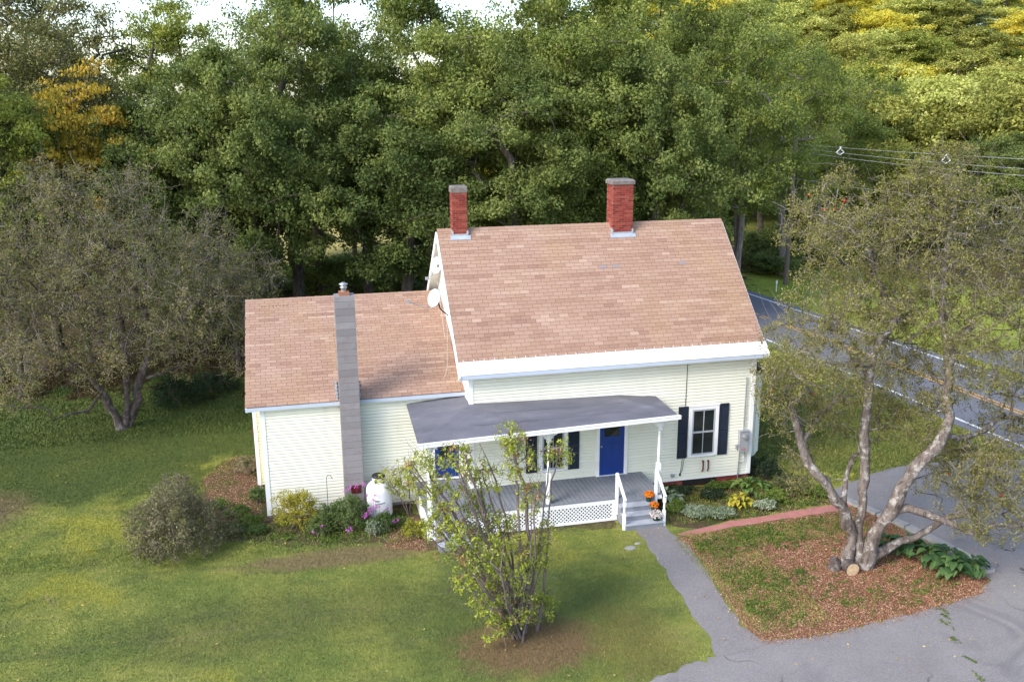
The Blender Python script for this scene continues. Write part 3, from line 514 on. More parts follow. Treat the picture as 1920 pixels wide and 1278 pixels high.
clap(g, (L0,0,0), (0,1,0), (1,0,0), .30, ZR-.15, gab)
clap(g, (0,0,0), (0,1,0), (-1,0,0), .30, ZR-.15, gab)
clap(g, (0,YB,0), (1,0,0), (0,1,0), .30, zmain(0)-.10, lambda z: (0, L0))
part(g, 'wall', M['siding'])
g = G()
clap(g, (0,WY,0), (1,0,0), (0,-1,0), .12, 3.56, lambda z: (WX, .0))
def wgab(z):
    d = max(0, (WZR-.10-z)/WSL); return (max(WY, WYR-d), min(WYB, WYR+d))
clap(g, (WX,0,0), (0,1,0), (-1,0,0), .12, WZR-.12, wgab)
clap(g, (0,WYB,0), (1,0,0), (0,1,0), .12, 3.56, lambda z: (WX, 1.5))
part(g, 'side_wing_wall', M['siding'])
g = G()   # the wing's rear half stands a little further out
clap(g, (0,3.3,0), (1,0,0), (0,-1,0), .12, 4.5, lambda z: (-6.42, WX))
clap(g, (-6.42,0,0), (0,1,0), (-1,0,0), .12, 4.4, lambda z: (3.3, WYB-.4))
o_ = part(g, 'rear_wing_wall', M['siding_warm'])
# trim
for bb in (((-.03,-.035,.28),(.10,.10,4.42)), ((L0-.10,-.035,.28),(L0+.03,.10,4.42)), ((WX-.03,WY-.035,.10),(WX+.11,WY+.1,3.50)), ((-6.45,3.26,.12),(-6.34,3.36,4.4)), ((L0-.02,YB-.1,.3),(L0+.03,YB+.03,4.3))):
    g = G(); g.box(*bb); part(g, 'corner_board', M['white'])
g = G(); g.box((.1,-.03,.27),(L0-.1,.0,.31)); part(g, 'sill_board', M['white']); g = G(); g.box((.1,-.032,4.26),(L0-.1,.0,4.42)); part(g, 'frieze_board', M['white'])
# rakes
for xr in (-.355, L0+.235):
    for sgn in (-1, 1):
        g = G(); g.beam((xr, YR, ZR-.15), (xr, YR+sgn*(YR-YE), ZE-.15), .04, .20); part(g, 'rake_board', M['white'])
for sgn in (-1, 1): g = G(); g.beam((-6.47, WYR, WZR-.09), (-6.47, WYR+sgn*(WYR-WYE), WZE-.09), .045, .16); part(g, 'rake_board', M['white'])
g = G()   # soffits and friezes under the eaves
g.box((-.33,YE+.03,ZE-.20),(L0+.21,-.0,ZE-.17)); g.box((-.33,YB,ZE-.20),(L0+.21,2*YR-YE-.03,ZE-.17))
g.box((-6.46,WYE+.02,WZE-.15),(-.02,WY,WZE-.12))
for sgn in (-1,1):
    a = np.array([-.0, YR, ZR-.16]); b = np.array([0., YR+sgn*(YR-YE), ZE-.16])
    g.add([(-.335,a[1],a[2]),(0,a[1],a[2]),(0,b[1],b[2]),(-.335,b[1],b[2])],[(0,1,2,3)])
    g.add([(L0+.215,a[1],a[2]),(L0,a[1],a[2]),(L0,b[1],b[2]),(L0+.215,b[1],b[2])],[(0,1,2,3)])
part(g, 'soffit', M['white'])
g = G()
g.box((-.36,YE-.03,ZE-.155),(L0+.25,YE+.03,ZE-.02)); g.box((-6.50,WYE-.03,WZE-.125),(-.0,WYE+.02,WZE-.015))
part(g, 'fascia', M['trim_blue'])
# foundation
g = G()
def bricks(g, x0, x1, y, z0, z1, nrm=-1, axis='x', bl=.21, bh=.068, mt=0, mm=1):
    z = z0; k = 0; r = np.random.default_rng(int(abs(x0)*10+z1*3))
    if axis == 'x': g.box((x0, y+.006*-nrm, z0), (x1, y+.05*-nrm, z1), mm)
    else: g.box((y+.006*-nrm, x0, z0), (y+.05*-nrm, x1, z1), mm)
    while z < z1-.02:
        x = x0-(.5*bl if k % 2 else 0)
        while x < x1:
            a, b = max(x0, x+.006), min(x1, x+bl-.006)
            if b-a > .03:
                if axis == 'x': g.box((a, y, z+.005), (b, y-.04*nrm, min(z1, z+bh-.006)), mt, r.uniform())
                else: g.box((y, a, z+.005), (y-.04*nrm, b, min(z1, z+bh-.006)), mt, r.uniform())
            x += bl
        z += bh; k += 1
bricks(g, .02, L0-.02, .02, 0, .29); bricks(g, .065, YB, L0-.02, 0, .29, 1, 'y')
g.box((6.95,.0,.05),(8.1,.015,.24), 2)
g.box((WX+.02,WY+.02,0),(-.02,WY+.1,.12), 3); g.box((-6.4,3.33,0),(-6.3,WYB-.4,.12), 3)
part(g, 'foundation', [M['brick'], M['mortar'], M['dark'], M['concrete']])

# ---------------- roofs: individual shingle tabs
def shingles(g, o, u, v, nrm, ln, wd, seed, mask=None, ex=.135, tw=.305):
    r = np.random.default_rng(seed); o, u, v, nrm = [np.array(q, float) for q in (o, u, v, nrm)]
    rows = int(wd/ex+.999); Q = []; RN = []; prev = None
    for k in range(rows):
        s0 = k*ex; s1 = min(wd, s0+ex+.03); off = (k % 2)*.5*tw+r.uniform(-.02, .02)
        xs_ = np.arange(-tw+off, ln, tw); base = None
        for q, x in enumerate(xs_):
            if base is None or r.uniform() < .45: base = r.normal(.5, .2)
            a, b = max(0, x+.004), min(ln, x+tw-.004)
            if b-a < .03: continue
            if mask and not mask((a+b)/2, s0): continue
            P = lambda uu, ss, d: o+u*uu+v*ss+nrm*d
            j = r.uniform(-.002, .002)
            Q += [P(a,s0+j,.016), P(b,s0+j,.016), P(b,s1,.004), P(a,s1,.004), P(a,s0+j,.0), P(b,s0+j,.0)]
            RN.append(np.clip(base+r.normal(0, .09), 0, 1))
    Q = np.array(Q); n = len(RN); i = np.arange(n)*6; RN = np.array(RN)
    g.add(Q, np.concatenate([np.stack([i,i+1,i+2,i+3],-1), np.stack([i+4,i+5,i+1,i],-1)]), 0, np.concatenate([RN, RN*.6]))
cs = math.hypot(YR-YE, ZR-ZE); vy, vz = (YR-YE)/cs, (ZR-ZE)/cs
def plate(g, x0, x1, ya, za, yb, zb, th=.07, mat=1):
    d = np.array([0, yb-ya, zb-za]); d /= np.linalg.norm(d); n_ = np.array([0,-d[2],d[1]]); n_ = n_ if n_[2] > 0 else -n_
    A, B = np.array([0,ya,za]), np.array([0,yb,zb]); V = []
    for x in (x0, x1):
        for p in (A, B, B-n_*th, A-n_*th): V.append(p+np.array([x,0,0]))
    g.add(V, [(0,1,2,3),(4,7,6,5),(0,4,5,1),(1,5,6,2),(2,6,7,3),(3,7,4,0)], mat)
RX0, RX1 = -.3463, L0+.2324; STRIP = .40
g = G()
plate(g, RX0, RX1, YE, ZE, YR, ZR); plate(g, RX0, RX1, 2*YR-YE, ZE, YR+.001, ZR)
shingles(g, (RX0, YE+vy*STRIP, ZE+vz*STRIP), (1,0,0), (0,vy,vz), (0,-vz,vy), RX1-RX0, cs-STRIP, 1)
shingles(g, (RX0, 2*YR-YE, ZE), (1,0,0), (0,-vy,vz), (0,vz,vy), RX1-RX0, cs, 2)
for k in range(int((RX1-RX0)/.28)+1):   # ridge caps
    x = RX0+k*.28; x1 = min(RX1, x+.30); q = rng.uniform(.3, .7)
    for sg in (-1, 1): g.add([(x,YR,ZR+.030),(x1,YR,ZR+.022),(x1,YR+sg*.12*vy,ZR+.022-.12*vz),(x,YR+sg*.12*vy,ZR+.030-.12*vz)], [(0,1,2,3)], 0, q)
mroof = part(g, 'main_roof', [M['shingle'], M['dark']])
g = G()   # white metal along the eave, with the small snow fingers above it
P = lambda x, s, d: (x, YE+vy*s-vz*d, ZE+vz*s+vy*d)
segs = [-.37, 2.0, 4.35, 6.7, 9.53]
for a, b in zip(segs[:-1], segs[1:]):
    g.add([P(a,-.05,.014), P(b+.004,-.05,.014), P(b+.004,STRIP,.020), P(a,STRIP,.020), P(a,-.05,-.03), P(b,-.05,-.03)], [(0,1,2,3),(4,5,1,0)])
    g.add([P(b-.012,-.05,.022), P(b+.012,-.05,.022), P(b+.012,STRIP,.026), P(b-.012,STRIP,.026)], [(0,1,2,3)])
for k in range(31):
    x = -.2+k*.315; g.add([P(x,STRIP-.01,.024), P(x+.012,STRIP-.01,.024), P(x+.012,STRIP+.07,.024), P(x,STRIP+.07,.024)], [(0,1,2,3)])
g.add([P(-.37,-.05,.014), P(-.37,.45,.014), (-.37,YE+.02,ZE-.20)], [(0,1,2)])
o = part(g, 'metal_eave_strip', M['metal_white'], mroof)
M['worn'] = simple('worn_grey_shingle', (.25,.21,.21), .9, .15, 20); ex_ = .135; g = G()
for x_, s_ in ((4.72,3.55),(5.15,3.50),(7.48,3.55)):
    if x_ != 4.72: g = G()
    s0 = STRIP+round((s_-STRIP)/ex_)*ex_; w_ = .26; g.add([P(x_,s0,.0),P(x_+w_,s0,.0),P(x_+w_,s0,.021),P(x_,s0,.021),P(x_+w_,s0+ex_,.010),P(x_,s0+ex_,.010)], [(0,1,2,3),(3,2,4,5)])
    part(g, 'worn_shingle', M['worn'], mroof)
g = G(); s = (WYR-WYE); cw = math.hypot(s, WZR-WZE); wy_, wz_ = s/cw, (WZR-WZE)/cw
plate(g, -6.50, .0, WYE, WZE, WYR, WZR); plate(g, -6.50, .0, 2*WYR-WYE, WZE, WYR+.001, WZR)
chx = lambda uu, s0: not (2.63 < uu < 3.34 and s0 < .0)
shingles(g, (-6.50, WYE-.02, WZE), (1,0,0), (0,wy_,wz_), (0,-wz_,wy_), 6.50, cw, 3, chx)
shingles(g, (-6.50, 2*WYR-WYE, WZE), (1,0,0), (0,-wy_,wz_), (0,wz_,wy_), 6.50, cw, 4)
for k in range(23):
    x = -6.5+k*.28; q = rng.uniform(.3, .7); x1 = min(0, x+.3)
    for sg in (-1, 1): g.add([(x,WYR,WZR+.030),(x1,WYR,WZR+.022),(x1,WYR+sg*.12*wy_,WZR+.022-.12*wz_),(x,WYR+sg*.12*wy_,WZR+.030-.12*wz_)], [(0,1,2,3)], 0, q)
# a slipped row of tabs near the ridge shows as a dark slot
P2 = lambda x, s, d: (x, WYE+wy_*s-wz_*d, WZE+wz_*s+wy_*d)
for k in range(8): g.add([P2(-6.0+k*.115,cw-.42,.02), P2(-5.93+k*.115,cw-.42,.02), P2(-5.93+k*.115,cw-.395,.02), P2(-6.0+k*.115,cw-.395,.02)], [(0,1,2,3)], 1)
wroof = part(g, 'side_wing_roof', [M['shingle'], M['dark']])
# flashing line at the junction with the main block and by the block chimney
g = G()
g.beam((-.02,WYE+.3,WZE+.3*WSL+.03),(-.02,WYR,WZR+.03),.03,.03)
for sx in (-3.86,-3.20):
    for k in range(5): yy = WYE+.02+k*.14; g.box((sx-.03,yy,WZE+(yy-WYE)*WSL+.0),(sx+.03,yy+.10,WZE+(yy-WYE)*WSL+.13))
part(g, 'flashing', M['lead'], wroof)

# ---------------- brick chimneys
def chimney(x0, x1, yc, d, ztop, caph, zb, label, ce):
    g = G(); y0, y1 = yc-d/2, yc+d/2; zt = ztop-caph
    g.box((x0+.02,y0+.02,zb),(x1-.02,y1-.02,zt),1)
    bricks(g, x0, x1, y0, zb, zt); bricks(g, x0, x1, y1, zb, zt, 1)
    bricks(g, y0+.042, y1-.042, x0+.0, zb, zt, -1, 'y'); bricks(g, y0+.042, y1-.042, x1, zb, zt, 1, 'y')
    o = part(g, 'brick_chimney', [M['brick'], M['mortar']]); o['label'] = label
    g = G(); e = ce; V = []
    for (ex, z) in ((e, zt), (e+.004, ztop-.05), (-.01, ztop)):
        V += [(x0-ex,y0-ex,z),(x1+ex,y0-ex,z),(x1+ex,y1+ex,z),(x0-ex,y1+ex,z)]
    F = [(4*k+a, 4*k+(a+1)%4, 4*k+4+(a+1)%4, 4*k+4+a) for k in range(2) for a in range(4)]+[(8,9,10,11),(3,2,1,0)]
    g.add(V, F); part(g, 'chimney_cap', M['cap'], o)
    g = G()
    zf = lambda y: zmain(y)
    yf = y0-.10; g.add([(x0-.08,yf,zf(yf)+.03),(x1+.10,yf,zf(yf)+.03),(x1+.10,y0-.008,zf(y0)+.05),(x0-.08,y0-.008,zf(y0)+.05)],[(0,1,2,3)])
    g.box((x0-.012,y0-.014,zf(y0)-.02),(x1+.012,y0-.004,zf(y0)+.10))
    for sx, dx in ((x0,-1),(x1,1)): g.box((sx+dx*.004,y0-.01,zf(y0)),(sx+dx*.016,yc,zf(y0)+.22)); g.box((sx-.03,y0-.016,zf(y0)+.06),(sx+.03,y0-.006,zf(y0)+.19))
    part(g, 'chimney_flashing', M['lead'], o)
chimney(.13,.61,YR-.02,.44,9.58,.21,7.6,'slender red brick chimney near the left end of the ridge', .015)
chimney(5.46,6.16,YR-.05,.62,9.66,.16,7.5,'wide red brick chimney right of the middle of the ridge', .04)
# ---------------- concrete block chimney against the wing
g = G(); z = 0; k = 0; r = np.random.default_rng(8); BX0, BX1, BY0, BY1, BZ = -3.80, -3.23, .36, .86, 6.82
g.box((BX0+.01,BY0+.01,0),(BX1-.01,BY1-.01,BZ-.01),1)
bh = .202
while z < BZ-.02:
    zt = min(BZ, z+bh); rr = np.clip((z-3.8)/3*-.0+.5+r.normal(0,.10),0,1)
    g.box((BX0,BY0,z+.004),(BX1,BY1,zt-.004),0,rr); z = zt; k += 1
bc = part(g, 'block_chimney', [M['block'], M['mortar']]); bc['label'] = 'tall grey concrete block chimney in front of the wing'
g = G(); g.box((BX0+.14,BY0+.10,BZ),(BX1-.14,BY1-.12,BZ+.10)); part(g, 'clay_flue', M['terracotta'], bc)
g = G(); g.lathe([(.075,0),(.075,.10),(.10,.11),(.10,.14),(.075,.15),(.075,.18),(.12,.20),(.13,.22),(.05,.26)], (BX0+.285,BY0+.24,BZ+.10), 16); part(g, 'metal_cap', M['metal'], bc, True)
g = G(); g.box((-3.61,BY0-.025,.78),(-3.32,BY0,1.03),0); g.box((-3.57,BY0-.035,.82),(-3.36,BY0-.02,.99),0); part(g, 'clean_out_door', M['dark_red'], bc)

# ---------------- windows, shutters, doors
def window(x0, x1, z0, z1, y, frame=.11, mull=True, lower_sash=True):
    g = G(); d = .05
    g.box((x0,y-d,z0),(x0+frame,y,z1)); g.box((x1-frame,y-d,z0),(x1,y,z1)); g.box((x0+frame,y-d,z1-frame),(x1-frame,y,z1)); g.box((x0+frame,y-d-.03,z0),(x1-frame,y,z0+.05)); 
    g.box((x0-.02,y-d-.015,z1),(x1+.02,y,z1+.03))
    wn = part(g, 'window', M['white'])
    a, b, c, e = x0+frame, x1-frame, z0+.05, z1-frame; zm = (c+e)/2; s = .05
    g = G(); 
    for (q0, q1, yy) in ((zm-.02, e, y-.035), (c, zm+.02, y-.022)):
        g.box((a,yy-.008,q0),(a+s,y,q1)); g.box((b-s,yy-.008,q0),(b,y,q1)); g.box((a+s,yy-.008,q1-s),(b-s,y,q1)); g.box((a+s,yy-.008,q0),(b-s,y,q0+s))
        if mull: xm = (a+b)/2; g.box((xm-.012,yy-.002,q0+s),(xm+.012,y,q1-s))
    part(g, 'sash', M['grey_light'], wn)
    g = G(); g.box((a+s,y-.021,c+.02),(b-s,y-.016,e-.02)); part(g, 'glass_pane', M['glass'], wn)
    return wn
def shutter(x0, x1, z0, z1, y):
    g = G(); f = .05; g.box((x0,y-.035,z0),(x0+f,y,z1)); g.box((x1-f,y-.035,z0),(x1,y,z1)); zm = (z0+z1)/2
    for a, b in ((z0, z0+f),(zm-f/2, zm+f/2),(z1-f, z1)): g.box((x0+f,y-.035,a),(x1-f,y,b))
    g.box((x0+f,y-.006,z0+f),(x1-f,y,z1-f))
    z = z0+f+.01
    while z < z1-f-.02:
        if not (zm-f/2-.03 < z < zm+f/2): g.add([(x0+f,y-.030,z),(x1-f,y-.030,z),(x1-f,y-.008,z+.032),(x0+f,y-.008,z+.032)],[(0,1,2,3)])
        z += .042
    o = part(g, 'shutter', M['shutter']); return o
window(7.06,8.08,1.06,2.76,-.022); shutter(6.70,7.03,1.04,2.78,-.022); shutter(8.11,8.43,1.04,2.78,-.022)
window(2.12,3.03,1.05,2.60,-.022); shutter(1.71,2.06,1.04,2.60,-.022); shutter(3.07,3.42,1.04,2.60,-.022)
def door(x0, x1, z0, y, label, hinge=1, lz=1.28):
    g = G(); z1 = z0+2.05; f = .11
    g.box((x0-f,y-.04,z0),(x0,y,z1+f)); g.box((x1,y-.04,z0),(x1+f,y,z1+f)); g.box((x0,y-.04,z1),(x1,y,z1+f)); g.box((x0-f,y-.08,z0-.05),(x1+f,y,z0))
    fr = part(g, 'door_frame', M['white'])
    g = G(); w_ = x1-x0; a, b = x0+.19*w_, x0+.81*w_; c, d = z0+lz, z0+1.90
    g.box((x0,y-.022,z0),(a,y,z1)); g.box((b,y-.022,z0),(x1,y,z1)); g.box((a,y-.022,z0),(b,y,c)); g.box((a,y-.022,d),(b,y,z1))
    for q in (0, 1):
        xa = x0+.14*w_+q*.40*w_; g.box((xa,y-.032,z0+.18),(xa+.32*w_,y-.02,z0+min(1.05, lz-.14)))
    dr = part(g, 'door', M['blue_door']); dr['label'] = label
    g = G(); g.box((a,y-.012,c),(b,y-.006,d)); part(g, 'glass_pane', M['glass'], dr)
    g = G(); xh = x0+.06 if hinge > 0 else x1-.06
    g.lathe([(.012,0),(.03,.01),(.03,.04),(.012,.05)], (xh,y-.05,z0+.95), 8); g.box((xh-.01,y-.05,z0+.96),(xh+.01,y-.02,z0+.99)); part(g, 'handle', M['metal'], dr)
door(4.08,4.90,.73,-.022,'blue front door with a square window, beside the right steps')
door(-.98,-.22,.80,WY-.022,'blue side door half hidden behind the lilac stems', 1, .62)
# ---------------- bay on the right end
g = G(); bx = [(L0,.8),(L0+.55,.8),(L0+.95,1.25),(L0+.95,3.0),(L0+.55,3.4),(L0,3.4)]
for k in range(5):
    a, b = np.array(bx[k]), np.array(bx[k+1]); d = b-a; ln = np.linalg.norm(d); d /= ln; n_ = np.array([d[1],-d[0]])
    clap(g, (a[0],a[1],0), (d[0],d[1],0), (n_[0],n_[1],0), .52, 3.45, lambda z, ln=ln: (0, ln))
g.poly([(x,y,.52) for x,y in bx][::-1])
bay = part(g, 'bay', M['siding'])
g = G(); V = [(x+(.12 if x > L0 else 0), y+(.12 if y > 2 else -.12), 3.45) for x, y in bx]; V2 = [(L0,.9,4.0),(L0+.2,1.0,3.98),(L0+.35,1.4,3.98),(L0+.35,2.9,3.98),(L0+.2,3.2,3.98),(L0,3.3,4.0)]
n6 = 6; g.add(V+V2, [(k,k+1,n6+k+1,n6+k) for k in range(5)], 0); g.poly(V2, 0); g.poly(V[::-1], 0)
part(g, 'bay_roof', simple('brown_bay_roof', (.045,.028,.022), .8, .3, 6), bay)
g = G(); g.box((L0+.02,.765,1.00),(L0+.42,.80,2.95)); g.box((L0,.755,3.3),(L0+.5,.8,3.47)); part(g, 'bay_window', M['trim_blue'], bay)
g = G(); g.box((L0+.07,.758,1.08),(L0+.26,.763,2.86)); part(g, 'bay_glass', M['glass'], bay)

# ---------------- porch
FZ = .72; PX0, PX1, PYF = -1.62, 5.5, -1.78
g = G(); x = PX0; r = np.random.default_rng(4)
while x < PX1-.02:
    yb = WY-.02 if x < -.05 else -.02
    g.box((x+.007,PYF,FZ-.035),(min(PX1,x+.133),yb,FZ+r.uniform(-.001,.001))); x += .14
part(g, 'porch_floor', M['grey_deck'])
g = G()
g.box((PX0,PYF+.01,FZ-.17),(PX1,PYF+.045,FZ-.036)); g.box((PX1-.04,PYF+.05,FZ-.17),(PX1,-.03,FZ-.036)); g.box((PX0,PYF+.05,FZ-.17),(PX0+.035,WY,FZ-.036))
for x in (PX0+.06, 1.72, 4.0): g.box((x-.08,PYF-.0,.02),(x+.08,PYF+.05,FZ-.17))
g.box((PX0+.14,PYF+.0,.02),(1.64,PYF+.04,.10)); g.box((1.80,PYF+.0,.02),(3.92,PYF+.04,.10))
g.box((PX0+.0,PYF+.06,.02),(PX0+.02,.85,FZ-.17))
part(g, 'porch_skirt', M['white'])
g = G(); g.box((PX0+.06,PYF+.13,.01),(PX1-.06,PYF+.15,FZ-.18)); part(g, 'crawl_space', M['dark'])  # dark panel behind the lattice, stands for the shade under the porch
def lattice(x0, x1):
    g = G(); z0, z1 = .10, FZ-.17; h = z1-z0
    for sg in (-1, 1):
        x = x0-h
        while x < x1:
            a, b = (x, z0), (x+h, z1)
            t0 = max(0, (x0-x)/h); t1 = min(1, (x1-x)/h)
            if t1 > t0+.02:
                pa = np.array([x+h*t0, z0+h*t0]); pb = np.array([x+h*t1, z0+h*t1])
                if sg < 0: pa[0] = x0+x1-pa[0]; pb[0] = x0+x1-pb[0]
                yy = PYF+.025+.006*sg
                g.beam((pa[0],yy,pa[1]),(pb[0],yy,pb[1]),.010,.032,(0,-1,0) if False else (0,0,1))
            x += .115
    return part(g, 'lattice', M['white'])
lattice(PX0+.14,1.64); lattice(1.80,3.92)
g = G(); L_ = g
def post(x, y, z1):
    g = G(); b = .062
    g.box((x-b,y-b,FZ),(x+b,y+b,FZ+.95)); g.box((x-b,y-b,z1-.35),(x+b,y+b,z1))
    g.lathe([(.062,0),(.035,.03),(.05,.07),(.038,.11),(.052,.3),(.042,.7),(.034,z1-FZ-.95-.35-.12),(.05,z1-FZ-.95-.35-.08),(.034,z1-FZ-1.3-.04),(.06,z1-FZ-1.3)], (x,y,FZ+.95), 14)
    o = part(g, 'post', M['white'])
    g = G()   # scroll brackets
    for sg in (-1, 1):
        pr = [(0,0),(.30,0),(.29,-.05),(.22,-.07),(.17,-.13),(.10,-.15),(.07,-.22),(0,-.27)]
        V = [(x+sg*(b+u), y-.015, z1+v) for u, v in pr]+[(x+sg*(b+u), y+.015, z1+v) for u, v in pr]; n_ = len(pr)
        g.add(V, [list(range(n_))]); g.add(V, [list(range(n_, 2*n_))[::-1]]); g.add(V, [(k, (k+1)%n_, n_+(k+1)%n_, n_+k) for k in range(n_)])
    part(g, 'bracket', M['white'], o)
GZL, GZR = 3.05, 3.24; gz = lambda x: GZL+(GZR-GZL)*(x+1.85)/7.7
PY = PYF+.13
for x in (-1.52, 1.98, 5.40): post(x, PY, gz(x)-.16)
g = G(); yg = -1.96
g.beam((-1.70,PY,gz(-1.7)-.12),(5.5,PY,gz(5.5)-.12),.10,.16); part(g, 'porch_beam', M['white'])
g = G()   # roof sheet: low slope, hipped towards its right end
FR = [(-1.84,yg,gz(-1.84)),(1.0,yg,gz(1.0)-.012),(3.6,yg,gz(3.6)-.006),(5.84,yg,gz(5.84))]
BK = [(-1.80,WY,3.30),(-.02,WY,3.46),(.02,-.0,3.43),(4.52,-.0,3.35),(5.92,-.0,3.20)]
V = FR+BK; g2 = G(); T = [(0,6,5),(0,5,4),(0,1,6),(1,2,7),(1,7,6),(2,3,7),(3,8,7)]
g2.add(V, T, 0); D_ = [(x,y,z-.05) for x,y,z in V]; g2.add(D_, [t[::-1] for t in T], 1)
ring = [0,1,2,3,8,7,6,5,4]; n9 = len(V); g2.add(V+D_, [(a, n9+a, n9+b, b) for a, b in zip(ring, ring[1:]+ring[:1])], 0)
for t in (.33, .66):   # lapped seams running along the roll roofing
    a = np.array([-1.83+.01, yg+(WY-yg)*t, GZL+(3.30-GZL)*t+.006]); b = np.array([0.0, yg+(0-yg)*t, gz(0)+(3.43-gz(0))*t+.006]); c_ = np.array([4.6, yg+(0-yg)*t, gz(4.6)+(3.35-gz(4.6))*t+.008])
    g2.tube([a, b, (b+c_)/2, c_], .006, 4)
pr_ = part(g2, 'porch_roof', [M['porch_roof'], M['white']])
g = G(); 
for a, b in ((-1.87,.55),(.55,3.1),(3.1,5.9)): g.beam((a,yg-.04,gz(a)-.05),(b-.006,yg-.04,gz(b)-.05),.10,.11)
g.beam((-1.87,yg-.095,gz(-1.87)-.0),(5.9,yg-.095,gz(5.9)-.0),.016,.02)
part(g, 'gutter', M['white'], pr_)
# steps
def steps(x0, x1, n, label, tread=.245):
    g = G(); h = FZ/n
    for k in range(n-1):
        zt = FZ-h*(k+1); y1 = PYF-tread*k; y0 = PYF-tread*(k+1)
        g.box((x0,y0-.02,zt-.035),(x1,y1,zt),0); g.box((x0+.02,y0,0.0 if k == n-2 else zt-h),(x1-.02,y0+.02,zt-.036),1)
    g.box((x0+.02,PYF-.004,FZ-h),(x1-.02,PYF+.008,FZ-.036),1)
    for x in (x0+.01, x1-.03):
        P_ = [(PYF,0),(PYF,FZ-h-.04)]
        for k in range(n-1): P_ += [(PYF-tread*(k+1)+.021, FZ-h*(k+1)-.037), (PYF-tread*(k+1)+.021, FZ-h*(k+2)-.037 if k < n-2 else 0)]
        V = [(x,a,b) for a,b in P_]+[(x+.02,a,b) for a,b in P_]; m = len(P_)
        g.add(V, [list(range(m))],1); g.add(V, [list(range(m,2*m))[::-1]],1); g.add(V, [(k,(k+1)%m,m+(k+1)%m,m+k) for k in range(m)],1)
    o = part(g, 'porch_steps', [M['grey_light'], M['grey_deck']]); o['label'] = label; return o
st1 = steps(4.08,5.28,4,'grey steps with white rails and flower pots')
st2 = steps(-1.42,-.45,4,'narrow grey steps behind the lilac')
def rail(x, name='handrail'):
    g = G(); p0 = (x, PYF+.02, FZ+.72); p1 = (x, PYF-.66, .18+.72)
    g.box((x-.04,PYF-.03,.2),(x+.04,PYF+.05,FZ+.78)); g.box((x-.04,PYF-.70,0),(x+.04,PYF-.62,.50)); g.lathe([(.04,0),(.028,.02),(.035,.1),(.028,.2),(.04,.24)], (x,PYF-.66,.50), 10); g.box((x-.04,PYF-.70,.74),(x+.04,PYF-.62,.92))
    g.beam((x,PYF+.05,FZ+.78),(x,PYF-.72,.94),.075,.05); part(g, name, M['white'])
rail(4.06); rail(5.30)
# cable and conduit on the front wall
g = G(); g.tube([(6.94,-.03,4.3),(6.93,-.03,3.3),(6.92,-.03,2.8)], .010, 5); part(g, 'wall_cable', M['black']); g = G(); g.tube([(6.9,-.035,1.04),(6.86,-.035,.7),(6.84,-.035,.45)], .008, 5); g.tube([(6.96,-.035,1.04),(6.90,-.035,.62),(6.84,-.035,.48)], .008, 5); g.box((6.81,-.05,.44),(6.86,-.02,.52)); part(g, 'wall_cable', M['black'])
g = G(); g.box((6.52,-.07,.42),(6.62,-.02,.53)); part(g, 'outlet_box', M['box_grey'])
for x in (7.62, 7.80):
    g = G(); g.tube([(x,-.06,.86),(x,-.06,.58),(x-.05,-.10,.54)], .025, 8); g.tube([(x,-.02,.86),(x,-.06,.86)], .035, 8); part(g, 'vent_pipe', M['rust'])
g = G(); g.box((-6.475,4.02,1.55),(-6.44,4.10,1.95)); g.tube([(-6.52,4.06,1.6),(-6.52,4.06,1.85)], .02, 6); part(g, 'rusty_latch', M['rust'])

# ================================================================== things on and by the house
def thing(name, loc, label, cat, group=None): return tag(empty(name, loc), label, cat, group)
t = thing('electric_meter', (8.97,-.02,1.1), 'grey electric meter box with conduit near the right front corner', 'meter box')
g = G(); g.box((-.16,-.15,0),(.16,0,.72)); g.box((-.17,-.165,.70),(.17,0,.73)); g.build('meter_cabinet', M['box_grey'], t)
g = G(); g.tube([(0.02,-.14,.52),(0.02,-.20,.52)], .085, 16); g.tube([(0.02,-.2,.52),(0.02,-.235,.52)], .06, 16, 0); g.build('meter_dial', M['metal'], t)
g = G(); 
for q, (a, b) in enumerate(((-.07,.10),(-.02,.12),(.03,.09),(-.05,.06),(.01,.05))): g.box((a,-.154,b),(a+.04,-.1505,b+.025))
g.build('red_sticker', M['red_mark'], t)
g = G(); g.tube([(0,-.06,.72),(0,-.06,2.5)], .022, 8); g.tube([(-.10,-.06,0),(-.12,-.06,-.6),(-.12,-.06,-1.08)], .02, 8); g.tube([(.08,-.06,0),(.10,-.07,-.25),(.02,-.08,-.42),(-.09,-.06,-.40)], .018, 8); g.build('conduit', M['metal'], t)
g = G(); g.box((-.24,-.10,.10),(-.165,0,.24)); g.build('junction_box', M['metal'], t)

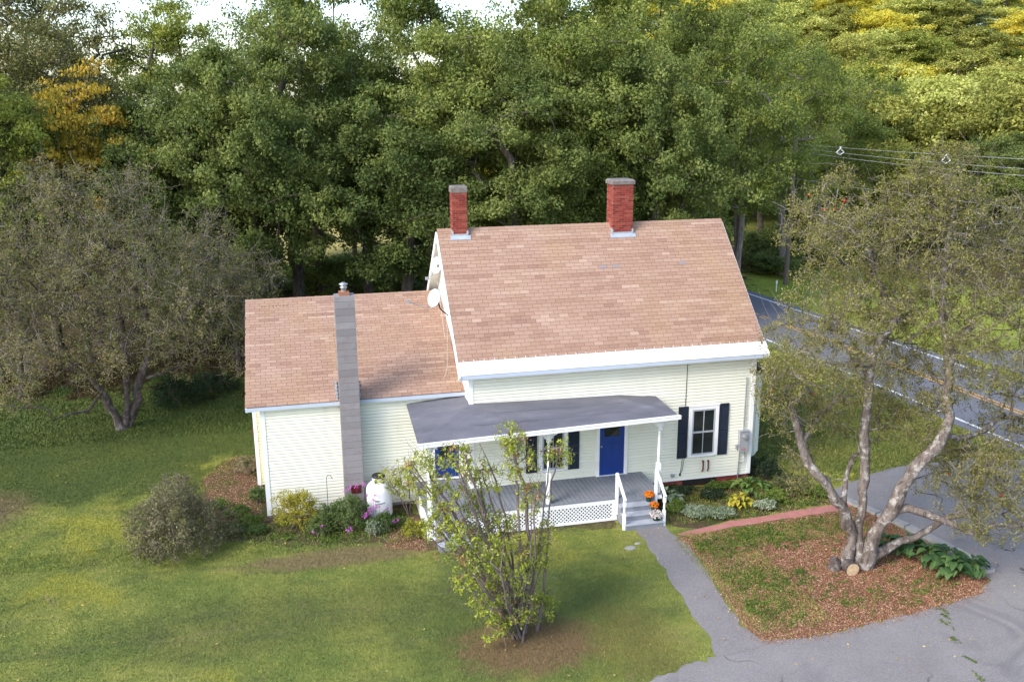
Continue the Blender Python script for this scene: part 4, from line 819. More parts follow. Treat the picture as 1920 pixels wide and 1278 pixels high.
def dish(loc, aim, w_, h_, label, arm, mast):
    t = thing('satellite_dish', loc, label, 'satellite dish', 'satellite dishes on the roof end')
    aim = Vector(aim).normalized(); q = aim.to_track_quat('Z', 'Y').to_matrix()
    g = G(); V = []; n = 24; rings = 6
    for k in range(rings+1):
        rr = k/rings
        for a in range(n): an = 2*np.pi*a/n; V.append(q @ Vector((math.cos(an)*rr*w_/2, math.sin(an)*rr*h_/2, .09*rr*rr)))
    F = [(k*n+a, k*n+(a+1)%n, (k+1)*n+(a+1)%n, (k+1)*n+a) for k in range(rings) for a in range(n)]
    V2 = [v-q @ Vector((0,0,.012)) for v in V]
    g.add([tuple(v) for v in V], F); g.add([tuple(v) for v in V2], [f[::-1] for f in F])
    e = rings*n; g.add([tuple(v) for v in V[e:]+V2[e:]], [(a, (a+1)%n, n+(a+1)%n, n+a) for a in range(n)])
    g.build('reflector', M['dish'], t, True)
    g = G(); g.tube([tuple(q @ Vector((0,-h_*.45,0))), tuple(q @ Vector((0,-h_*.62,.22))), arm], .014, 6); g.build('feed_arm', M['metal'], t)
    g = G(); A = np.array(arm); g.box(A-[.05,.04,.04], A+[.05,.04,.05]); g.tube([A, A+np.array(q @ Vector((0,0,-.1)))], .035, 8); g.build('receiver', M['box_grey'], t)
    g = G(); g.tube(mast, .022, 8); m = np.array(mast[0]); g.box(m-[.06,.06,.05], m+[.06,.06,.05]); g.build('mast', M['black'], t)
    return t
dish((-.60,2.35,6.20), (-.72,-.62,.34), .48, .58, 'lower pale satellite dish on a dark mast over the wing roof', (-.92,-.42,.02), [(.06,.08,-.05),(.16,.10,-.38),(.42,.20,-.62)])
dish((-.24,4.0,6.95), (-.8,-.55,.2), .46, .56, 'upper satellite dish mounted on the white gable wall', (-.42,-.22,-.38), [(.03,.02,-.03),(.14,.02,-.14),(.23,.02,-.15)])
g = G(); g.tube([(-.30,2.2,5.9),(-.33,1.9,5.2),(-.36,1.8,4.72),(-.42,1.5,4.24),(-.5,1.3,4.02),(-.62,1.15,3.92)], .004, 5)
g.tube([(-.36,3.4,6.5),(-.38,2.6,5.6),(-.40,2.0,5.0)], .005, 5); tag(g.build('loose_cable', M['dish']), 'thin white cable trailing down the roof below the dishes', 'cable')

t = thing('propane_tank', (-2.80,.12,.0), 'upright white propane tank between the block chimney and porch', 'propane tank')
g = G(); Rr = .38
g.lathe([(.30,0),(.33,.02),(.33,.10),(Rr-.02,.13),(Rr,.18),(Rr,.95),(Rr-.02,1.04),(Rr-.08,1.13),(Rr-.18,1.19),(.12,1.22),(.0,1.225)], (0,0,0), 32); g.build('tank_body', M['tank'], t, True)
g = G(); n = 24
for r0 in (.19, .175): g.lathe([(r0,1.18),(r0,1.34),(r0-.003,1.345)][:2], (0,0,0), n)
g.f = [(f, m, r) for f, m, r in g.f if f.shape[1] == 4]; g.build('collar', M['tank'], t, True)
g = G(); g.lathe([(.20,1.34),(.20,1.375),(.185,1.40),(.0,1.41)], (0,0,0), 24); g.build('dark_lid', M['black'], t)
g = G(); g.lathe([(.04,1.2),(.04,1.3),(.02,1.32)], (-.1,-.16,0), 8); g.build('valve', M['black'], t); g = G(); g.lathe([(.04,1.2),(.04,1.3),(.02,1.32)], (.1,-.16,0), 8); g.build('valve', M['black'], t)
g = G()   # faded dark lettering, two short scrawled lines
r = np.random.default_rng(2)
def onT(a, z): an = -np.pi/2+a/Rr; return ((Rr+.003)*math.cos(an), (Rr+.003)*math.sin(an), z)
for (a0, z0, n_, hh) in ((-.16,.70,4,.05),(-.17,.60,9,.035)):
    pts = []
    for k in range(n_*4): pts.append(onT(a0+k*.009, z0+k*.0012+hh*.5*math.sin(k*1.7)*(1 if k % 5 else 1.6)))
    g.tube(pts, .005, 4)
g.build('faded_lettering', M['black'], t)
t = thing('plant_hook', (-4.32,.25,0), 'thin black shepherd hook standing above the left flower bed', 'plant hook')
g = G(); g.tube([(0,0,0),(0,0,1.35),(.0,0,1.42),(.05,0,1.47),(.12,0,1.46),(.16,0,1.40)], .01, 6); g.build('hook_rod', M['black'], t)
g = G(); g.tube([(.16,0,1.40),(.17,.0,1.34)], .008, 5); g.build('hook_end', M['black'], t)

def potplant(loc, pr, ph, pet, leaf, hr, label, nf=160, seed=1):
    t = thing('potted_flowers', loc, label, 'potted flowers'); r = np.random.default_rng(seed)
    g = G(); g.lathe([(pr*.72,0),(pr*.95,ph*.85),(pr*1.05,ph*.86),(pr*1.05,ph),(pr*.9,ph),(pr*.85,ph*.9)], (0,0,0), 18); g.build('pot', M['pot'], t)
    def dome(n, k): 
        d = r.normal(0, 1, (n, 3)); d[:,2] = np.abs(d[:,2]); d /= np.linalg.norm(d, axis=1)[:,None]; return d, np.array([0,0,ph*.95])+d*[hr,hr,hr*.85]*(k*r.uniform(.75,1.05,n)[:,None])
    d, c = dome(260, .9); g = G(); g.cards(c, r.normal(0,1,(260,3)), d+r.normal(0,.5,(260,3)), .05, .025, 0, r.uniform(0,1,260)); g.build('foliage', M[leaf], t)
    d, c = dome(nf, 1.08); g = G()
    for q in range(3): g.cards(c+r.normal(0,.006,(nf,3)), r.normal(0,1,(nf,3)), d+r.normal(0,.35,(nf,3)), .045, .04, 0, r.uniform(0,1,nf))
    g.build('flowers', M[pet], t); return t
h4 = FZ/4
potplant((5.06,PYF-.05,FZ-h4*1), .11, .20, 'orange', 'weed', .135, 'orange flowers in a pot, on the top porch step', 150, 1)
potplant((5.10,PYF-.37,FZ-h4*2), .11, .18, 'orange', 'weed', .125, 'orange flowers in a pot, on the middle porch step', 120, 2)
potplant((5.08,PYF-.60,FZ-h4*3), .13, .14, 'whitepet', 'aster', .19, 'pinkish white mums in a pot, on the lowest porch step', 220, 3)
g = G()
# ================================================================== TREES AND PLANTS
def grow(stems, att, r, seg=.35, wig=.10, up_pen=.0, frac=None):
    """branching skeleton: stems are fixed limbs, att are the points twigs must reach"""
    pos = []; par = []; fixed = []
    for li, (pts, attach) in enumerate(stems):
        P = np.array(pts, float); last = -1
        if attach:   # join to nearest existing node
            d = np.linalg.norm(np.array(pos)-P[0], axis=1); last = int(d.argmin())
        for k in range(len(P)-1):
            m = max(1, int(np.linalg.norm(P[k+1]-P[k])/seg))
            for q in range(m if k < len(P)-2 else m+1):
                if attach and k == 0 and q == 0: continue
                p = P[k]+(P[k+1]-P[k])*q/m + (r.normal(0, seg*.05, 3) if (k or q) else 0)
                pos.append(p); par.append(last); last = len(pos)-1
                if frac is not None: frac.append((li, (k+q/m)/(len(P)-1)))
    cap = len(pos)+len(att)*14+10; A = np.zeros((cap, 3)); n = len(pos); A[:n] = pos; par = list(par)
    d0 = np.array([np.linalg.norm(A[:n]-a, axis=1).min() for a in att]); tips = []
    for k in np.argsort(d0):
        a = att[k]; dv = a-A[:n]; d = np.linalg.norm(dv, axis=1)+up_pen*np.clip(-dv[:,2], 0, None); i_ = int(d.argmin()); L_ = np.linalg.norm(a-A[i_])
        m = min(12, max(1, int(L_/seg))); p0 = A[i_].copy(); side = r.normal(0, wig, 3)*L_; side[2] += .10*L_; last = i_
        for q in range(1, m+1):
            t = q/m; A[n] = p0+(a-p0)*t+side*math.sin(math.pi*t)*.6+(r.normal(0, seg*.06, 3) if q < m else 0); par.append(last); last = n; n += 1
        tips.append(last)
    return A[:n], np.array(par), tips
def skeleton(g, A, par, r_tip, r_base, mat=0, power=.5, maxside=9, minr=None):
    n = len(A); cnt = np.zeros(n); child = [[] for _ in range(n)]
    for k in range(n):
        if par[k] >= 0: child[par[k]].append(k)
    for k in range(n-1, -1, -1):
        if not child[k]: cnt[k] = 1
        if par[k] >= 0: cnt[par[k]] += cnt[k]
    mx = cnt.max(); rad = r_tip+(r_base-r_tip)*((cnt-1)/max(1, mx-1))**power
    if minr is not None: rad[:len(minr)] = np.maximum(rad[:len(minr)], minr)
    if r_base > .1:      # knots and swellings on old wood, flare at the foot
        rr_ = np.random.default_rng(n); rad = rad*(1+np.where(rad > .04, rr_.normal(0, .10, n), 0)); A = A+np.where(rad > .05, 1, 0)[:,None]*rr_.normal(0, .028, (n, 3)); rad = rad*(1+.22*np.exp(-A[:,2]/.22))
    starts = [k for k in range(n) if par[k] < 0]; stack = [(s, -1) for s in starts]
    while stack:
        k, p = stack.pop(); line = [p, k] if p >= 0 else [k]
        while child[k]:
            cs_ = sorted(child[k], key=lambda q: -cnt[q]); nxt = cs_[0]
            for o in cs_[1:]: stack.append((o, k))
            line.append(nxt); k = nxt
        if len(line) > 1:
            rr = rad[line].copy()
            if p >= 0: rr[0] = min(rr[0], rr[1]*1.25)
            sd_ = int(np.clip(3+rr.max()/r_base*8, 3, maxside)); g.tube(A[line], rr, sd_, mat, cap=False)
    return rad
def leaves(g, C, per, spread, ln, wd, r, center=None, up=.6, flat=1., mat=0, out=.4):
    n = len(C)*per; c = np.repeat(C, per, 0); off = r.normal(0, 1, (n, 3)); off /= np.linalg.norm(off, axis=1)[:,None]; off *= (r.uniform(0, 1, n)**.45)[:,None]*spread; off[:,2] *= flat
    nn = r.normal(0, .5, (n, 3))+[0,0,up*1.1]+off/spread*.95
    if center is not None: q = c-center; q /= np.linalg.norm(q, axis=1)[:,None]+1e-6; nn += q*out
    s = r.uniform(.65, 1.3, n); g.cards(c+off, r.normal(0, 1, (n, 3)), nn, ln*s, wd*s, mat, r.uniform(0, 1, n))
def tree_proto(name, kind, seed, h, w, lobes, att_per, leaf_per, ln, leafm, barkm, trunk=.28, base=.12, spread=.5, flat=.75, shape='oval', wig=.1, rt=.012, multi=0):
    r = np.random.default_rng(seed); att = []
    cz = h*(base+(1-base)/2); rz = h*(1-base)/2
    LB = []
    tries = 0
    while len(LB) < lobes and tries < 4000:
        tries += 1; d = r.normal(0, 1, 3); d /= np.linalg.norm(d); q = r.uniform(.25, 1)**.5
        z = d[2]*q; rr = 1.0
        if shape == 'egg': rr = np.clip(1.15-.55*(z+1)/2*1.1, .3, 1.1)
        if shape == 'fan': rr = np.clip(.35+.8*(z+1)/2, .3, 1.1)
        c = np.array([d[0]*q*w/2*.74*rr, d[1]*q*w/2*.74*rr, cz+z*rz*.86])
        R0 = w*.125*r.uniform(.55, 1.5)
        if all(np.linalg.norm((c-l[0])/[1,1,1]) > .62*(R0+l[1]) for l in LB): LB.append((c, R0))
    for c, R0 in LB:
        d = r.normal(0, 1, (att_per, 3)); d[:,2] = np.abs(d[:,2])*.9-.25; d /= np.linalg.norm(d, axis=1)[:,None]; q = r.uniform(.45, 1.3, att_per)[:,None]*(1+.25*np.sin(d[:,:1]*4+d[:,2:]*5))
        att.append(c+d*q*R0*[1.1,1.1,.95])
    att = np.concatenate(att); att = att[att[:,2] > h*base*.6]
    lean = r.normal(0, .03, 2)*h; st = [([(0,0,0),(lean[0]*.3,lean[1]*.3,h*.3),(lean[0],lean[1],h*.62)], False)]
    for k in range(multi): a = r.uniform(0, 6.28); st.append(([(0,0,h*.12),(math.cos(a)*w*.12,math.sin(a)*w*.12,h*.4),(math.cos(a)*w*.2,math.sin(a)*w*.2,h*.68)], True))
    A, par, tips = grow(st, att, r, .7, wig, .9)
    e = empty(name, (0,0,0)); g = G(); skeleton(g, A, par, rt, trunk, 0, .55); t = g.build('trunk', M[barkm], e, True)
    g = G(); leaves(g, att, leaf_per, spread, ln, ln*.62, r, np.array([0,0,cz]), .55, flat); c = g.build('crown', M[leafm], e)
    return e, h, w, name
PROTO = {}
PROTO['oak1'] = tree_proto('oak_tree', 'oak', 21, 14, 9.5, 40, 18, 92, .155, 'oak', 'bark', .30, .16, .54, .8)
PROTO['oak2'] = tree_proto('oak_tree', 'oak', 22, 17, 10, 38, 18, 78, .155, 'oak', 'bark', .34, .28, .56, .8, 'oval', .13)
PROTO['oak3'] = tree_proto('oak_tree', 'oak', 23, 16, 9.5, 30, 16, 66, .16, 'oak', 'bark', .30, .24, .54, .8, 'egg', .16)
PROTO['open'] = tree_proto('ash_tree', 'open', 24, 17, 9.5, 36, 14, 75, .15, 'oak_light', 'bark_pale', .26, .22, .58, .85, 'oval', .16, .014, 2)
PROTO['ash'] = tree_proto('ash_tree', 'ash', 25, 17, 8, 32, 14, 55, .15, 'ash', 'bark', .22, .22, .65, .7, 'oval', .15)
PROTO['thin'] = tree_proto('thin_tree', 'thin', 26, 16, 7, 24, 9, 10, .16, 'ash', 'bark', .18, .3, .55, .8, 'fan', .2, .014, 1)
PROTO['lime'] = tree_proto('locust_tree', 'lime', 27, 17, 9.5, 36, 14, 65, .15, 'lime', 'bark', .24, .2, .66, .45, 'oval', .15)
PROTO['maple'] = tree_proto('maple_tree', 'maple', 28, 12, 8, 18, 15, 48, .16, 'maple', 'bark', .2, .38, .62, .28, 'oval', .15)
PROTO['mid'] = tree_proto('hillside_tree', 'mid', 29, 13, 11, 36, 14, 62, .27, 'midg', 'bark', .26, .08, .8, .6)
PROTO['midy'] = tree_proto('hillside_tree', 'midy', 30, 14, 11, 34, 15, 62, .27, 'midg', 'bark', .26, .08, .8, .6)
PROTO['bush'] = tree_proto('bush', 'bush', 31, 3, 4.5, 20, 12, 60, .13, 'oak', 'bark', .07, .05, .36, .7)
# a conifer with layered boughs
def conifer():
    r = np.random.default_rng(33); e = empty('pine_tree', (0,0,0)); h = 15; g = G(); g.tube([(0,0,0),(.1,0,6),(0,.1,h)], [.28,.18,.02], 8); gl = G(); C = []
    for k in range(90):
        z = h*(.15+.83*k/90); R0 = 3.6*(1-z/h)**.75+.25; a = k*2.4+r.uniform(-.3,.3); L_ = R0*r.uniform(.7,1.1)
        g.tube([(0,0,z),(math.cos(a)*L_*.6,math.sin(a)*L_*.6,z-.05*L_),(math.cos(a)*L_,math.sin(a)*L_,z+.10*L_)], [.04,.025,.01], 4)
        m = int(5+L_*5)
        for q in range(m): t = (q+1)/m; C.append((math.cos(a)*L_*t+r.normal(0,.22*t*L_*.5), math.sin(a)*L_*t+r.normal(0,.22*t*L_*.5), z+.06*L_*t))
    g.build('trunk', M['bark'], e, True); leaves(gl, np.array(C), 22, .38, .32, .06, r, None, .8, .4); gl.build('crown', M['pine'], e); return e, h, 7, 'pine_tree'
PROTO['pine'] = conifer()
USED = set(); CNT = {}
KIND = {'oak1':'dark green oak','oak2':'dark green oak','oak3':'tall dark green oak','open':'light green tree','ash':'brownish green tree','thin':'thin nearly bare tree','lime':'yellow green tree','maple':'orange-leaved maple','mid':'mid green tree','midy':'yellow tree','bush':'green bush','pine':'grey green pine'}
def place(kind, x, y, ztop, w, leaf=None, label=None, group=None, cat='tree', z=None):
    e, h, w0, nm = PROTO[kind]
    if kind in USED: o = copy_tree(e)
    else: o = e; USED.add(kind)
    z = float(terrain(x, y))-.05 if z is None else z
    k = w/w0; o.location = (x, y, z); o.scale = (k, k, max(.3, (ztop-z)/(h*(.91 if nm not in ('bush','pine_tree') else 1.0)))); o.rotation_euler = (0,0,rng.uniform(0, 6.28))
    if leaf:
        for ch in o.children:
            if ch.name.startswith('crown'): ch.material_slots[0].link = 'OBJECT'; ch.material_slots[0].material = M[leaf]
    tag(o, label or KIND[kind], cat, group); return o
ORD = ['leftmost','second','third','fourth','fifth','sixth','seventh','eighth','ninth','tenth','eleventh','twelfth','thirteenth','fourteenth','fifteenth','sixteenth','seventeenth','eighteenth','nineteenth','twentieth']
near = sorted(NEAR, key=lambda q: math.atan2(q[1]-CX, q[2]-CY))
oc = {}
fam = {'oak1':'dark green oak','oak2':'dark green oak','oak3':'dark green oak','open':'light green tree','ash':'olive brown tree','thin':'thin nearly bare tree','lime':'yellow green tree','maple':'orange-leaved maple','mid':'green tree beyond the road','midy':'green tree beyond the road'}
for k_, x, y, zt, w_ in near:
    f_ = fam[k_]; n_ = oc.get(f_, 0); oc[f_] = n_+1
    tot = sum(1 for q in near if fam[q[0]] == f_)
    if tot == 1: lb = f_+' standing against the sky'
    else: lb = f'{f_}, {ORD[min(n_,19)]} of its kind behind the house counting from the left' if n_ else f'{f_}, leftmost of its kind in the row of trees'
    leaf = {'oak3':'oak','mid':'midg','midy':'midg'}.get(k_)
    if (k_ == 'oak3' and x > 3) or (k_.startswith('oak') and 26 <= y <= 30): leaf = 'oak_light'
    if k_ == 'midy' and y > 49: leaf = 'hillp' if x > 50 else 'lime'
    place(k_, x, y, zt, w_*1.06, leaf, lb, 'trees behind the house')
for n_, (x, y, zt) in enumerate(UNDER):
    place('bush', x, y, zt, 5.5, ['oak','weed','oak_light','lime','oak_light'][(n_*7) % 5] if x < 24 else 'oak', f'{ORD[n_]} bush from the left under the tall trees' if n_ else 'leftmost low bush under the tall trees', 'undergrowth bushes', 'bush')
hill = sorted(HILL, key=lambda q: math.atan2(q[0]-CX, q[1]-CY)); rows = sorted(HILL, key=lambda q: q[1])
hr = np.random.default_rng(17)
for n_, (x, y, zt) in enumerate(hill):
    zg = float(terrain(x, y)); ky = hr.choice(['mid','midy','midy','mid','pine' if y > 95 else 'mid']); hh = min(zt-zg, 17)
    leaf = None if ky == 'pine' else hr.choice(['midg','midy','midy','hillp','hillp','lime','midg'] if y < 95 else ['hillp','midy','hillp','lime','midg'])
    nm = {'midg':'green','midy':'golden yellow','hillp':'pale green','lime':'yellow green',None:'dark pine'}[leaf]
    dist = 'near the foot' if y < 75 else 'on the middle' if y < 100 else 'near the top'
    place(ky, x, y, zg+max(9, hh), 12 if ky != 'pine' else 9, leaf, f'{nm} tree {dist} of the wooded hillside', f'{nm} trees {dist} of the hillside')
for n_, (x, y, zt, lf) in enumerate([(5.5,46,8.5,'lime'),(10.5,47,10.5,'midy'),(14.5,47,10,'midy'),(19,50,10,'lime'),(0,50,8,'hillp'),(-4,48,7.5,'lime')]):  # bright leaf colours stand for sunlight on trees in the gaps
    place('mid', x, y, zt, 8, lf, f'sunlit yellow tree seen through the oaks, number {n_+1} from the right' if 0 else ['sunlit yellow green tree glimpsed between the oaks above the left brick chimney','golden tree glimpsed between the oaks left of the distant house','golden tree glimpsed beside the distant white house','yellow green tree glimpsed between the oaks behind the right brick chimney','pale tree glimpsed behind the gable peak','yellow green tree glimpsed above the wing roof'][n_], 'sunlit trees beyond the oaks')
# the far wood beyond the field
g = G(); r = np.random.default_rng(40); gt = G()
for k in range(70):
    x = r.uniform(-90, 60); y = r.uniform(85, 130); h = r.uniform(7, 10.5)+float(terrain(x, y)); c = np.array([x, y, h*.55+.3])
    d = r.normal(0, 1, (60, 3)); d /= np.linalg.norm(d, axis=1)[:,None]; leaves(g, c+d*[4.5,4.5,h*.42]*r.uniform(.5,1,60)[:,None], 10, 1.2, .9, .6, r, c, .5, .7)
tag(g.build('far_wood', M['midg']), 'far wood seen through gaps beyond the field', 'wood', kind='stuff')
for (x, y, lf, s_) in ((60,60,'redleaf',4.0),(70,60,'redleaf',4.5),(12.5,44,'yellowleaf',6),(10.2,44,'yellowleaf',5)):
    place('bush', x, y, float(terrain(x,y))+s_*.9, s_, lf, {60:'red-leaved shrub, left of the two beyond the road',70:'red-leaved shrub, right of the two beyond the road',12.5:'bright yellow shrub seen through the oaks, the right one',10.2:'bright yellow shrub seen through the oaks, the left one'}[x], None, 'shrub')

# ---------------- custom trees
def twiggy(name, stems, crown, n_att, per, spread, ln, leafm, barkm, seed, rt, rb, label, cat, seg=.28, wig=.16, leafm2=None, frac2=.0, shell=.3, flat=1., sprig=0, attach_from=1, joined=None, lrad=None, leafy=1.0, sprigmat=None, group=None):
    r = np.random.default_rng(seed); base = np.array(stems[0][0]); base = np.array([base[0], base[1], 0.])
    B = np.array(crown); vol = B[:,3]**2; pick = r.choice(len(B), n_att, p=vol/vol.sum()); d = r.normal(0, 1, (n_att, 3)); d /= np.linalg.norm(d, axis=1)[:,None]
    att = B[pick,:3]+d*(r.uniform(shell**3, 1, n_att)**(1/3))[:,None]*B[pick,3][:,None]*1.05; att = att[att[:,2] > .25]
    st = [(np.array(s)-base, (k >= attach_from) if joined is None else joined[k]) for k, s in enumerate(stems)]
    fr = []; A, par, tips = grow(st, att-base, r, seg, wig, .35, fr)
    mr = np.array([lrad[l][0]+(lrad[l][1]-lrad[l][0])*t for l, t in fr]) if lrad else None
    e = tag(empty(name, tuple(base)), label, cat, group); g = G(); rad = skeleton(g, A, par, rt, rb, 0, .58, minr=mr)
    t_ = g.build('trunk', M[barkm], e, True); g = G()
    for k in range(sprig):    # fine bare twigs
        i_ = tips[r.integers(len(tips))]; p = A[i_]; q = p+r.normal(0, .22, 3)*(1.3 if sprigmat else 1)+[0,0,.12]; g.tube([p, (p+q)/2+r.normal(0,.03,3), q], [rt*.8, rt*.6, rt*.35], 3, cap=False)
    if sprig: tag(g.build('bare_twigs', M[sprigmat or barkm], e), kind='stuff')
    a2 = (att-base)[r.uniform(size=len(att)) < leafy]; m2 = r.uniform(size=len(a2)) < frac2
    g = G(); leaves(g, a2[~m2], per, spread, ln, ln*.5, r, None, .35, flat); g.build('crown', M[leafm], e)
    if leafm2 and m2.any(): g = G(); leaves(g, a2[m2], per, spread, ln, ln*.5, r, None, .35, flat); g.build('dry_foliage', M[leafm2], e)
    return e, A
J = [False, False, False]+[True]*9
ap, _ = twiggy('apple_tree', RLIMBS, RCROWN, 5200, 25, .16, .062, 'appleleaf', 'bark_apple', 51, .0065, .17, 'large old apple tree with forked pale trunk in the mulch bed', 'tree', joined=J, sprig=3800, leafy=.9, sprigmat='twig_grey', lrad=[(.165,.08),(.12,.055),(.19,.085),(.07,.035),(.08,.04),(.09,.035),(.12,.06),(.11,.045),(.07,.035),(.08,.035),(.06,.03),(.05,.03)])
r = np.random.default_rng(6)
for k in range(9):
    b = RCROWN[r.integers(len(RCROWN)-3)]; g = G(); c = np.array(b[:3])-np.array(ap.location)+r.normal(0,.4,3); g.lathe([(.0,-.04),(.03,-.03),(.04,0),(.03,.03),(.008,.034)], c, 8); g.build('apple', M['apple'], ap, True)
J2 = [False, False, False, True, True, True]
twiggy('apple_tree', LLIMBS, LCROWN, 3600, 26, .24, .075, 'appleleaf2', 'bark_old', 52, .009, .17, 'spreading old apple tree with three dark stems on the left lawn', 'tree', joined=J2, sprig=3600, leafy=.88, sprigmat='twig_grey', lrad=[(.17,.07),(.13,.05),(.14,.05),(.07,.04),(.07,.03),(.07,.03)], leafm2='appleleaf3', frac2=.3)
twiggy('apple_tree', [[(-16.5,15.5,0),(-16.3,15.4,2),(-15.8,15.4,3.6)]], [(-17,15,4.6,2.0),(-15.2,15.4,5.6,1.8),(-19,15,4.4,2.0),(-17.4,16,6.4,1.6),(-13.5,16.5,5.2,1.8),(-20.5,15,6.0,2)], 800, 28, .34, .11, 'appleleaf2', 'bark_old', 53, .009, .13, 'grey brown apple tree behind the three-stemmed one, far left', 'tree', sprig=500)
twiggy('apple_tree', [[(-7.6,16.5,0),(-7.6,16.4,1.8),(-7.9,16.2,3.2)]], [(-8.2,16,4.6,1.7),(-9.8,16,5.0,1.6),(-7.0,16,3.4,1.5),(-8.8,16.6,3.2,1.5),(-10.5,15.5,3.6,1.4)], 700, 28, .32, .10, 'appleleaf3', 'bark_old', 54, .009, .12, 'greenish apple tree just behind the wing roof', 'tree', sprig=300)
# lilac
r = np.random.default_rng(66); LST = list(LILAC)
for k in range(20):
    b = LILACB[r.integers(len(LILACB))]; p0 = np.array([-.3+r.normal(0,.16), -7.02+r.normal(0,.14), 0]); p1 = np.array(b[:3])+r.normal(0,.15,3); md_ = p0*.55+p1*.45+[r.normal(0,.08), r.normal(0,.08), .25]
    LST.append([tuple(p0), tuple(md_), tuple(p1)])
JL = [False]*len(LST)
li, _ = twiggy('lilac_bush', LST, LILACB, 1150, 17, .12, .076, 'lilacleaf', 'twig', 61, .006, .045, 'sparse leggy lilac bush with lime green leaves on the front lawn', 'bush', joined=JL, leafm2='lilacdry', frac2=.12, leafy=.72, lrad=[(.024,.009)]*len(LST), sprig=1100, seg=.2, wig=.12)
li2, _ = twiggy('lilac_bush', [[(-1.95,.0,0),(-2.2,-.1,.7),(-2.5,-.3,1.3)],[(-1.9,.05,0),(-1.9,0,.8),(-1.95,-.1,1.5)],[(-1.95,0,0),(-2.1,.1,.9),(-2.2,.15,1.6)]], [(-2.55,-.3,1.45,.35),(-2.0,-.1,1.5,.4),(-1.9,.1,1.1,.35),(-2.3,0,1.0,.3),(-1.8,-.1,.7,.3)], 110, 9, .11, .085, 'lilacleaf', 'twig', 62, .005, .015, 'small thin lilac beside the propane tank', 'bush', joined=[False]*3, sprig=80, seg=.18)
# round grey shrub
def blobshrub(name, loc, rx, ry, h, n, per, sp, ln, leafm, seed, label, stems=14, barkm='twig', sprig=0, cat='shrub', group=None, ln2=.5):
    r = np.random.default_rng(seed); d = r.normal(0, 1, (n, 3)); d[:,2] = np.abs(d[:,2]); d /= np.linalg.norm(d, axis=1)[:,None]
    lum = 1+.12*np.sin(d[:,0]*5+seed)+.12*np.sin(d[:,1]*6+d[:,2]*4)
    q = (r.uniform(.35, 1, n)**.5*lum)[:,None]; d[:,2] = d[:,2]**.75; att = d*q*[rx,ry,h*.9]+[0,0,.12]
    st = [([(0,0,0),(0,0,.12)], False)]+[([(r.normal(0,.1),r.normal(0,.1),0),(math.cos(a)*rx*.3,math.sin(a)*ry*.3,h*.45)], False) for a in np.arange(stems)*2*np.pi/stems]
    A, par, tips = grow(st, att, r, max(.12, h*.12), .1); e = tag(empty(name, loc), label, cat, group); g = G(); skeleton(g, A, par, .004, .02)
    for k in range(sprig): i_ = tips[r.integers(len(tips))]; p = A[i_]; u_ = p/np.linalg.norm(p); q2 = p+u_*r.uniform(.08,.25)+r.normal(0,.05,3); g.tube([p, q2], [.004,.002], 3, cap=False)
    g.build('stems', M[barkm], e); g = G(); leaves(g, att, per, sp, ln, ln*ln2, r, np.array([0,0,h*.3]), .3); g.build('foliage', M[leafm], e); return e
blobshrub('round_shrub', (-8.5,-.55,0), 1.45, 1.35, 2.05, 900, 22, .16, .065, 'shrubleaf', 71, 'large round grey brown shrub on the lawn left of the house', sprig=500)
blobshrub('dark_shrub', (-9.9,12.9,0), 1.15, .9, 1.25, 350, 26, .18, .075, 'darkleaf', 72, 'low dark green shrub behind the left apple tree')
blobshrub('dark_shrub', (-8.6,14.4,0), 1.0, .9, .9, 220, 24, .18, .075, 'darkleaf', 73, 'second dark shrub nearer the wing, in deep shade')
# flower bed, left
blobshrub('goldenrod', (-5.25,.05,0), .72, .55, 1.28, 260, 20, .10, .075, 'goldenrod', 74, 'yellow green goldenrod clump at the left front corner', cat='plant', ln2=.3)
blobshrub('flower_clump', (-3.85,-.35,0), .75, .5, .98, 330, 22, .09, .055, 'aster', 75, 'leafy aster clump with pink flowers below the block chimney', cat='plant')
blobshrub('flower_clump', (-4.6,-.55,0), .45, .35, .6, 150, 20, .08, .05, 'aster', 76, 'small green clump between goldenrod and asters', cat='plant')
blobshrub('flower_clump', (-2.75,-.75,0), .6, .38, .42, 200, 20, .08, .05, 'aster', 77, 'low green clump in front of the propane tank', cat='plant')
blobshrub('silver_plant', (-3.1,-.98,0), .26, .2, .36, 70, 16, .07, .06, 'silver', 78, 'small silver-leaved plant before the propane tank', cat='plant', ln2=.25)
blobshrub('yellow_shrub', (-1.95,-1.35,0), .36, .3, .42, 110, 20, .09, .05, 'goldenrod', 79, 'small yellow green shrub left of the narrow steps', cat='plant')
def flowers(name, pts, rad, mat, label, seed, n=26, ln=.045):
    r = np.random.default_rng(seed); P = np.array(pts, float); e = tag(empty(name, tuple(P[0]*[1,1,0])), label, 'flowers', 'pink flower heads in the left bed'); b = np.array(e.location); g = G()
    for p in P-b: g.tube([(p[0]*.9,p[1]*.9+.1,.15),(p[0],p[1]+.03,p[2]*.6),tuple(p)], .004, 3, cap=False)
    g.build('stems', M['twig'], e); g = G(); leaves(g, P-b, n, rad, ln, ln*.7, r, None, .5); g.build('petals', M[mat], e)
flowers('pink_flowers', [(-3.66,.25,1.02),(-3.45,.22,1.05),(-3.25,.22,1.10),(-3.8,.2,.98)], .09, 'pink', 'tall pink flowers in front of the clean-out door', 81)
flowers('pink_flowers', [(-3.12,-.62,.62),(-3.24,-.70,.55),(-3.32,-.72,.52),(-3.0,-.6,.68)], .09, 'pink', 'bright pink flower heads at the foot of the tank', 82, 34)
flowers('pink_flowers', [(-3.75,-1.0,.30),(-3.83,-1.05,.26)], .08, 'pink', 'pink flower head at the front edge of the bed', 83)
flowers('pink_flowers', [(-2.5,-.95,.35),(-2.38,-.9,.36)], .06, 'pink', 'pink flowers beside the silver plant', 84)
